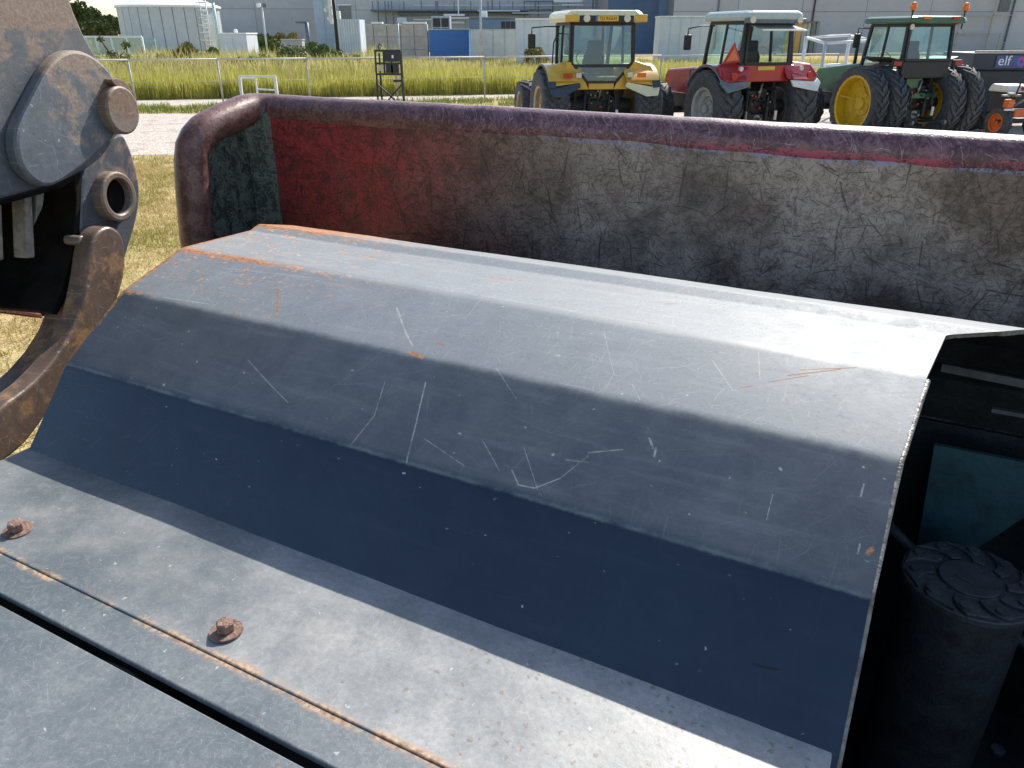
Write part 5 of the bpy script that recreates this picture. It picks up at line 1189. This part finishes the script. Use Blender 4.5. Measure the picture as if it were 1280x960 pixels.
T, z_ = pole('mast', 'thin pale mast with two small lamps in front of the left hall', 'mast', 327, 8, 90, .10, simple('mast_pale', (.52,.55,.56), .5))
for x in (-.3, .35): boxp(T, 'floodlight', (x-.2, x+.2, -.2, .1, z_-.1, z_+.3), STL if x > 0 else ROOFW, .03)
barp(T, 'cross_arm', [(-.4,0,z_),(.4,0,z_)], .08, PLG)
T, z_ = pole('wall_lamp_post', 'dark bracket post at the corner of the pale annex', 'post', 383, 28, 84, .2, STL); boxp(T, 'bracket', (-1.1, 0, -.1, .1, z_-.1, z_+.1), STL, .02)

# ================================================================== GRASS, WEEDS, SHRUBS, TREES
def leaf_mat(name, c0, c1, c2=None, trans=.25):
    m, g, b = new_mat(name); geo = g.n('ShaderNodeNewGeometry'); r_ = geo.outputs['Random Per Island']
    c = g.mix(r_, c0, c1)
    nz = g.noise(geo.outputs['Position'], .9, 4, .6)
    if c2: c = g.mix(g.rng(nz, .46, .62), c, c2)
    g.set(b.inputs['Base Color'], c); b.inputs['Roughness'].default_value = .65; b.inputs['Specular IOR Level'].default_value = .2
    t = m.node_tree; tr = g.n('ShaderNodeBsdfTranslucent'); g.set(tr.inputs[0], c); ms = g.n('ShaderNodeMixShader'); ms.inputs[0].default_value = trans
    t.links.new(b.outputs[0], ms.inputs[1]); t.links.new(tr.outputs[0], ms.inputs[2]); t.links.new(ms.outputs[0], t.nodes['Material Output'].inputs[0])
    return m
def blades(name, spots, hfun, wfun, lean, mat, label, cat):
    mb = MB(); V_, F_ = mb.v, mb.f; rr = rnd.random
    for (x, y) in spots:
        h = hfun(x, y)
        if h <= 0: continue
        w_ = wfun(); an = rr()*math.pi*2; dx, dy = math.cos(an)*w_, math.sin(an)*w_; la = rr()*math.pi*2; l = lean*h*rr(); lx, ly = math.cos(la)*l, math.sin(la)*l
        o = len(V_)
        V_ += [(x-dx,y-dy,0),(x+dx,y+dy,0),(x+dx*.8+lx*.35,y+dy*.8+ly*.35,h*.55),(x-dx*.8+lx*.35,y-dy*.8+ly*.35,h*.55),(x+lx,y+ly,h)]
        F_ += [[o,o+1,o+2,o+3],[o+3,o+2,o+4]]
    mb.m = [0]*len(F_)
    return stuff(mb.build(name, mat, recalc=False), label, cat)
U = rnd.uniform
def nz2(x, y, s, seed): return mnoise.noise(Vector((x*s, y*s, seed)))
near = []
while len(near) < 42000:
    y = 2.6 + 14.5*rnd.random()**.8; x = U(-9.5, .2)
    u = 640 + FPX*x/(y*CP+CAMZ*SP)
    if not -90 < u < 270: continue
    if nz2(x, y, .9, 3) + .6*nz2(x, y, 3., 5) < -.22 and rnd.random() < .8: continue
    if y > 15.2 and rnd.random() < (y-15.2)/1.6: continue
    near.append((x, y))
blades('short_grass', near, lambda x, y: U(.02,.075)*(1+.6*nz2(x,y,1.1,9)), lambda: U(.003,.007), 1.1, leaf_mat('dry_grass', (.44,.33,.12), (.66,.53,.27), (.36,.32,.09)), 'short dry yellow grass around the machine', 'grass')
def strip_y(vf, x):                                        # world y of an image row at world x
    y = 20.
    for _ in range(8): u = 640 + FPX*x/(y*CP+CAMZ*SP); y = on_z(u, vf(u)).y
    return y
ver = []
while len(ver) < 24000:
    x = U(-20, 26); y0, y1 = strip_y(roadline(143.5, -.022), x), strip_y(roadline(132.5, -.020), x); y = U(y0, y1)
    if nz2(x, y, .8, 21) < -.18: continue
    ver.append((x, y))
blades('verge_grass', ver, lambda x, y: U(.06,.20)*(1.1+.8*nz2(x,y,.7,31)), lambda: U(.006,.013), .7, leaf_mat('verge_green', (.10,.16,.02), (.22,.27,.05), (.30,.30,.10)), 'low green grass verge between the gravel and the road', 'grass')
tall = []
while len(tall) < 52000:
    x = U(-26, 36); y0 = strip_y(roadline(125.0, -.016), x); y = y0 + .15 + 7.*rnd.random()**1.6
    tall.append((x, y))
blades('tall_grass', tall, lambda x, y: (.88+.28*nz2(x,y,.3,41)+.24*nz2(x,y,1.4,43))*U(.65,1.25), lambda: U(.010,.020), .30, leaf_mat('tall_grass_leaf', (.30,.32,.05), (.64,.57,.16), (.38,.37,.08), .42), 'tall yellow-green grass band behind the rail fence', 'grass')
stk = []
while len(stk) < 5200:
    x = U(-26, 36); y0 = strip_y(roadline(125.0, -.016), x); y = y0 + 7.*rnd.random()
    if nz2(x, y, .5, 71) > -.05: stk.append((x, y))
blades('seed_stalks', stk, lambda x, y: U(.9,1.65), lambda: U(.006,.012), .25, leaf_mat('seed_stalk', (.34,.25,.10), (.55,.44,.22)), 'dry brown seed stalks standing among the tall grass', 'grass')
far = []
while len(far) < 42000:
    y = U(37, 72); x = U(-.62*y-4, .85*y)
    far.append((x, y))
blades('meadow', far, lambda x, y: (.55+.35*nz2(x,y,.12,51)+.25*nz2(x,y,.6,53) + (.75 if x < -.14*y else 0)*max(0, .7+nz2(x,y,.2,55)))*U(.7,1.2), lambda: U(.02,.05), .5, leaf_mat('meadow_leaf', (.40,.36,.12), (.62,.54,.24), (.30,.33,.08), .4), 'rough dry meadow between the tall grass and the yard', 'grass')
def leafy(name, T, clumps, nleaf, size, mat):
    mb = MB(); V_, F_ = mb.v, mb.f
    for (c, r_) in clumps:
        for _ in range(nleaf):
            d = Vector((rnd.gauss(0,1), rnd.gauss(0,1), rnd.gauss(0,1))).normalized()*(r_*rnd.random()**.4)
            p = Vector(c)+Vector((d.x, d.y, d.z*.85)); s_ = size*U(.6,1.3)
            a = Vector((rnd.gauss(0,1), rnd.gauss(0,1), rnd.gauss(0,1))).normalized(); b = a.orthogonal().normalized()
            o = len(V_); V_ += [tuple(p-a*s_), tuple(p+b*s_*.5), tuple(p+a*s_), tuple(p-b*s_*.5)]; F_.append([o,o+1,o+2,o+3])
    mb.m = [0]*len(F_); return mb.build(name, mat, T, recalc=False)
LEAF = [leaf_mat('shrub_leaf', (.05,.085,.02), (.12,.15,.035)), leaf_mat('shrub_leaf_dry', (.13,.12,.04), (.25,.22,.07)), leaf_mat('tree_leaf', (.035,.06,.02), (.08,.11,.035))]
BARK = simple('bark', (.09,.07,.05), .9, 0, .3, 10., .4, 30.)
def shrub(label, u, v, Y, rx_, h, mat, n=170, name='shrub', group='shrubs in the yard', size=.16, k=9):
    p = at(u, v, Y); T = thing(name, label, 'shrub', (p.x, Y, 0), 0, group)
    cl = [((U(-1,1)*rx_*.8, U(-.7,.7)*rx_, h*U(.3,.85)), rx_*U(.3,.5)) for _ in range(k)]
    leafy('foliage', T, cl, n, size, mat)
    mb = MB()
    for c, r_ in cl: mb.tube([(0,0,0), (c[0]*.4, c[1]*.4, c[2]*.5), c], .03, 5, False, [.05,.035,.012])
    mb.build('stem', BARK, T)
shrub('brownish shrub growing behind the fence in front of the tank ladder', 222, 60, 56, 1.3, 1.75, LEAF[1])
shrub('low green bush left of the white control cabinet', 262, 60, 70, 1.2, 1.5, LEAF[0])
shrub('dark green bush between the white cabinet and the thin mast', 318, 50, 96, 1.9, 2.3, LEAF[2], size=.25)
shrub('rounded green bush right of the thin mast before the left hall', 338, 50, 92, 1.6, 2.1, LEAF[0], size=.22)
shrub('olive bush between the mast and the low switch box', 362, 47, 104, 2.2, 2.7, LEAF[1], size=.25)
shrub('leafy green weeds in front of the white control cabinet', 300, 70, 48, 1.1, 1.2, LEAF[0], size=.12)
shrub('wide green weeds in front of the low switch box', 345, 68, 52, 1.7, 1.45, LEAF[0], size=.12)
shrub('tall weeds at the foot of the camera pole', 403, 60, 58, 1.2, 1.9, LEAF[0], size=.13)
shrub('dry weeds at the foot of the corrugated container', 441, 66, 56, .9, 1.0, LEAF[1], size=.1)
shrub('green weeds against the pale site container', 672, 62, 58, .9, 1.5, LEAF[1], size=.1)
# staked sapling by the shelter
p = at(152, 78, 46); T = thing('sapling', 'small leaning sapling with bare branches in front of the glass shelter', 'sapling', (p.x, 46, 0))
mb = MB(); mb.tube([(0,0,0),(-.2,0,.8),(-.75,0,1.75),(-.95,0,2.2)], .05, 6, True, [.08,.06,.05,.02]); mb.tube([(0,0,.3),(.35,0,1.0),(.5,0,2.1)], .04, 6, True, [.06,.04,.02]); mb.tube([(-.2,0,.8),(.05,0,1.3),(.3,0,1.5)], .03, 5, True, [.04,.03,.01]); mb.build('trunk', BARK, T, smooth=True)
leafy('crown', T, [((-.1,0,.9),.5),((.3,0,1.1),.4),((-.45,0,1.3),.3),((.45,0,1.8),.25),((-.9,0,2.1),.2)], 45, .10, LEAF[0])
# far trees, left of the tank
for i, (u, vt, Y, rw, lab) in enumerate(((88,2,150,3.6,'tall dark tree farthest from the round tank, behind the grapple arm'), (108,12,165,3.4,'dark rounded tree in the middle of the far tree group by the tank'), (124,19,175,3.2,'lower dark tree next to the round tank, end of the far tree group'), (140,22,185,3.5,'dark tree half hidden behind the round tank'))):
    p = at(u, vt, Y); T = thing('tree', lab, 'tree', (p.x, Y, 0), 0, 'far trees by the tank')
    cl = [((U(-1,1)*rw*.75, U(-1,1)*rw*.6, p.z*U(.35,.92)), rw*U(.28,.45)) for _ in range(16)] + [((0,0,p.z-rw*.4), rw*.4)]
    mb = MB(); mb.tube([(0,0,0),(.1,0,p.z*.4),(0,.1,p.z*.85)], .2, 7, True, [.32,.22,.06])
    for c, r_ in cl[:8]: mb.tube([(0,0,p.z*.3), (c[0]*.5,c[1]*.5,c[2]*.75), c], .05, 5, False, [.12,.08,.02])
    mb.build('trunk', BARK, T, smooth=True); leafy('crown', T, cl, 130, .34, LEAF[2])
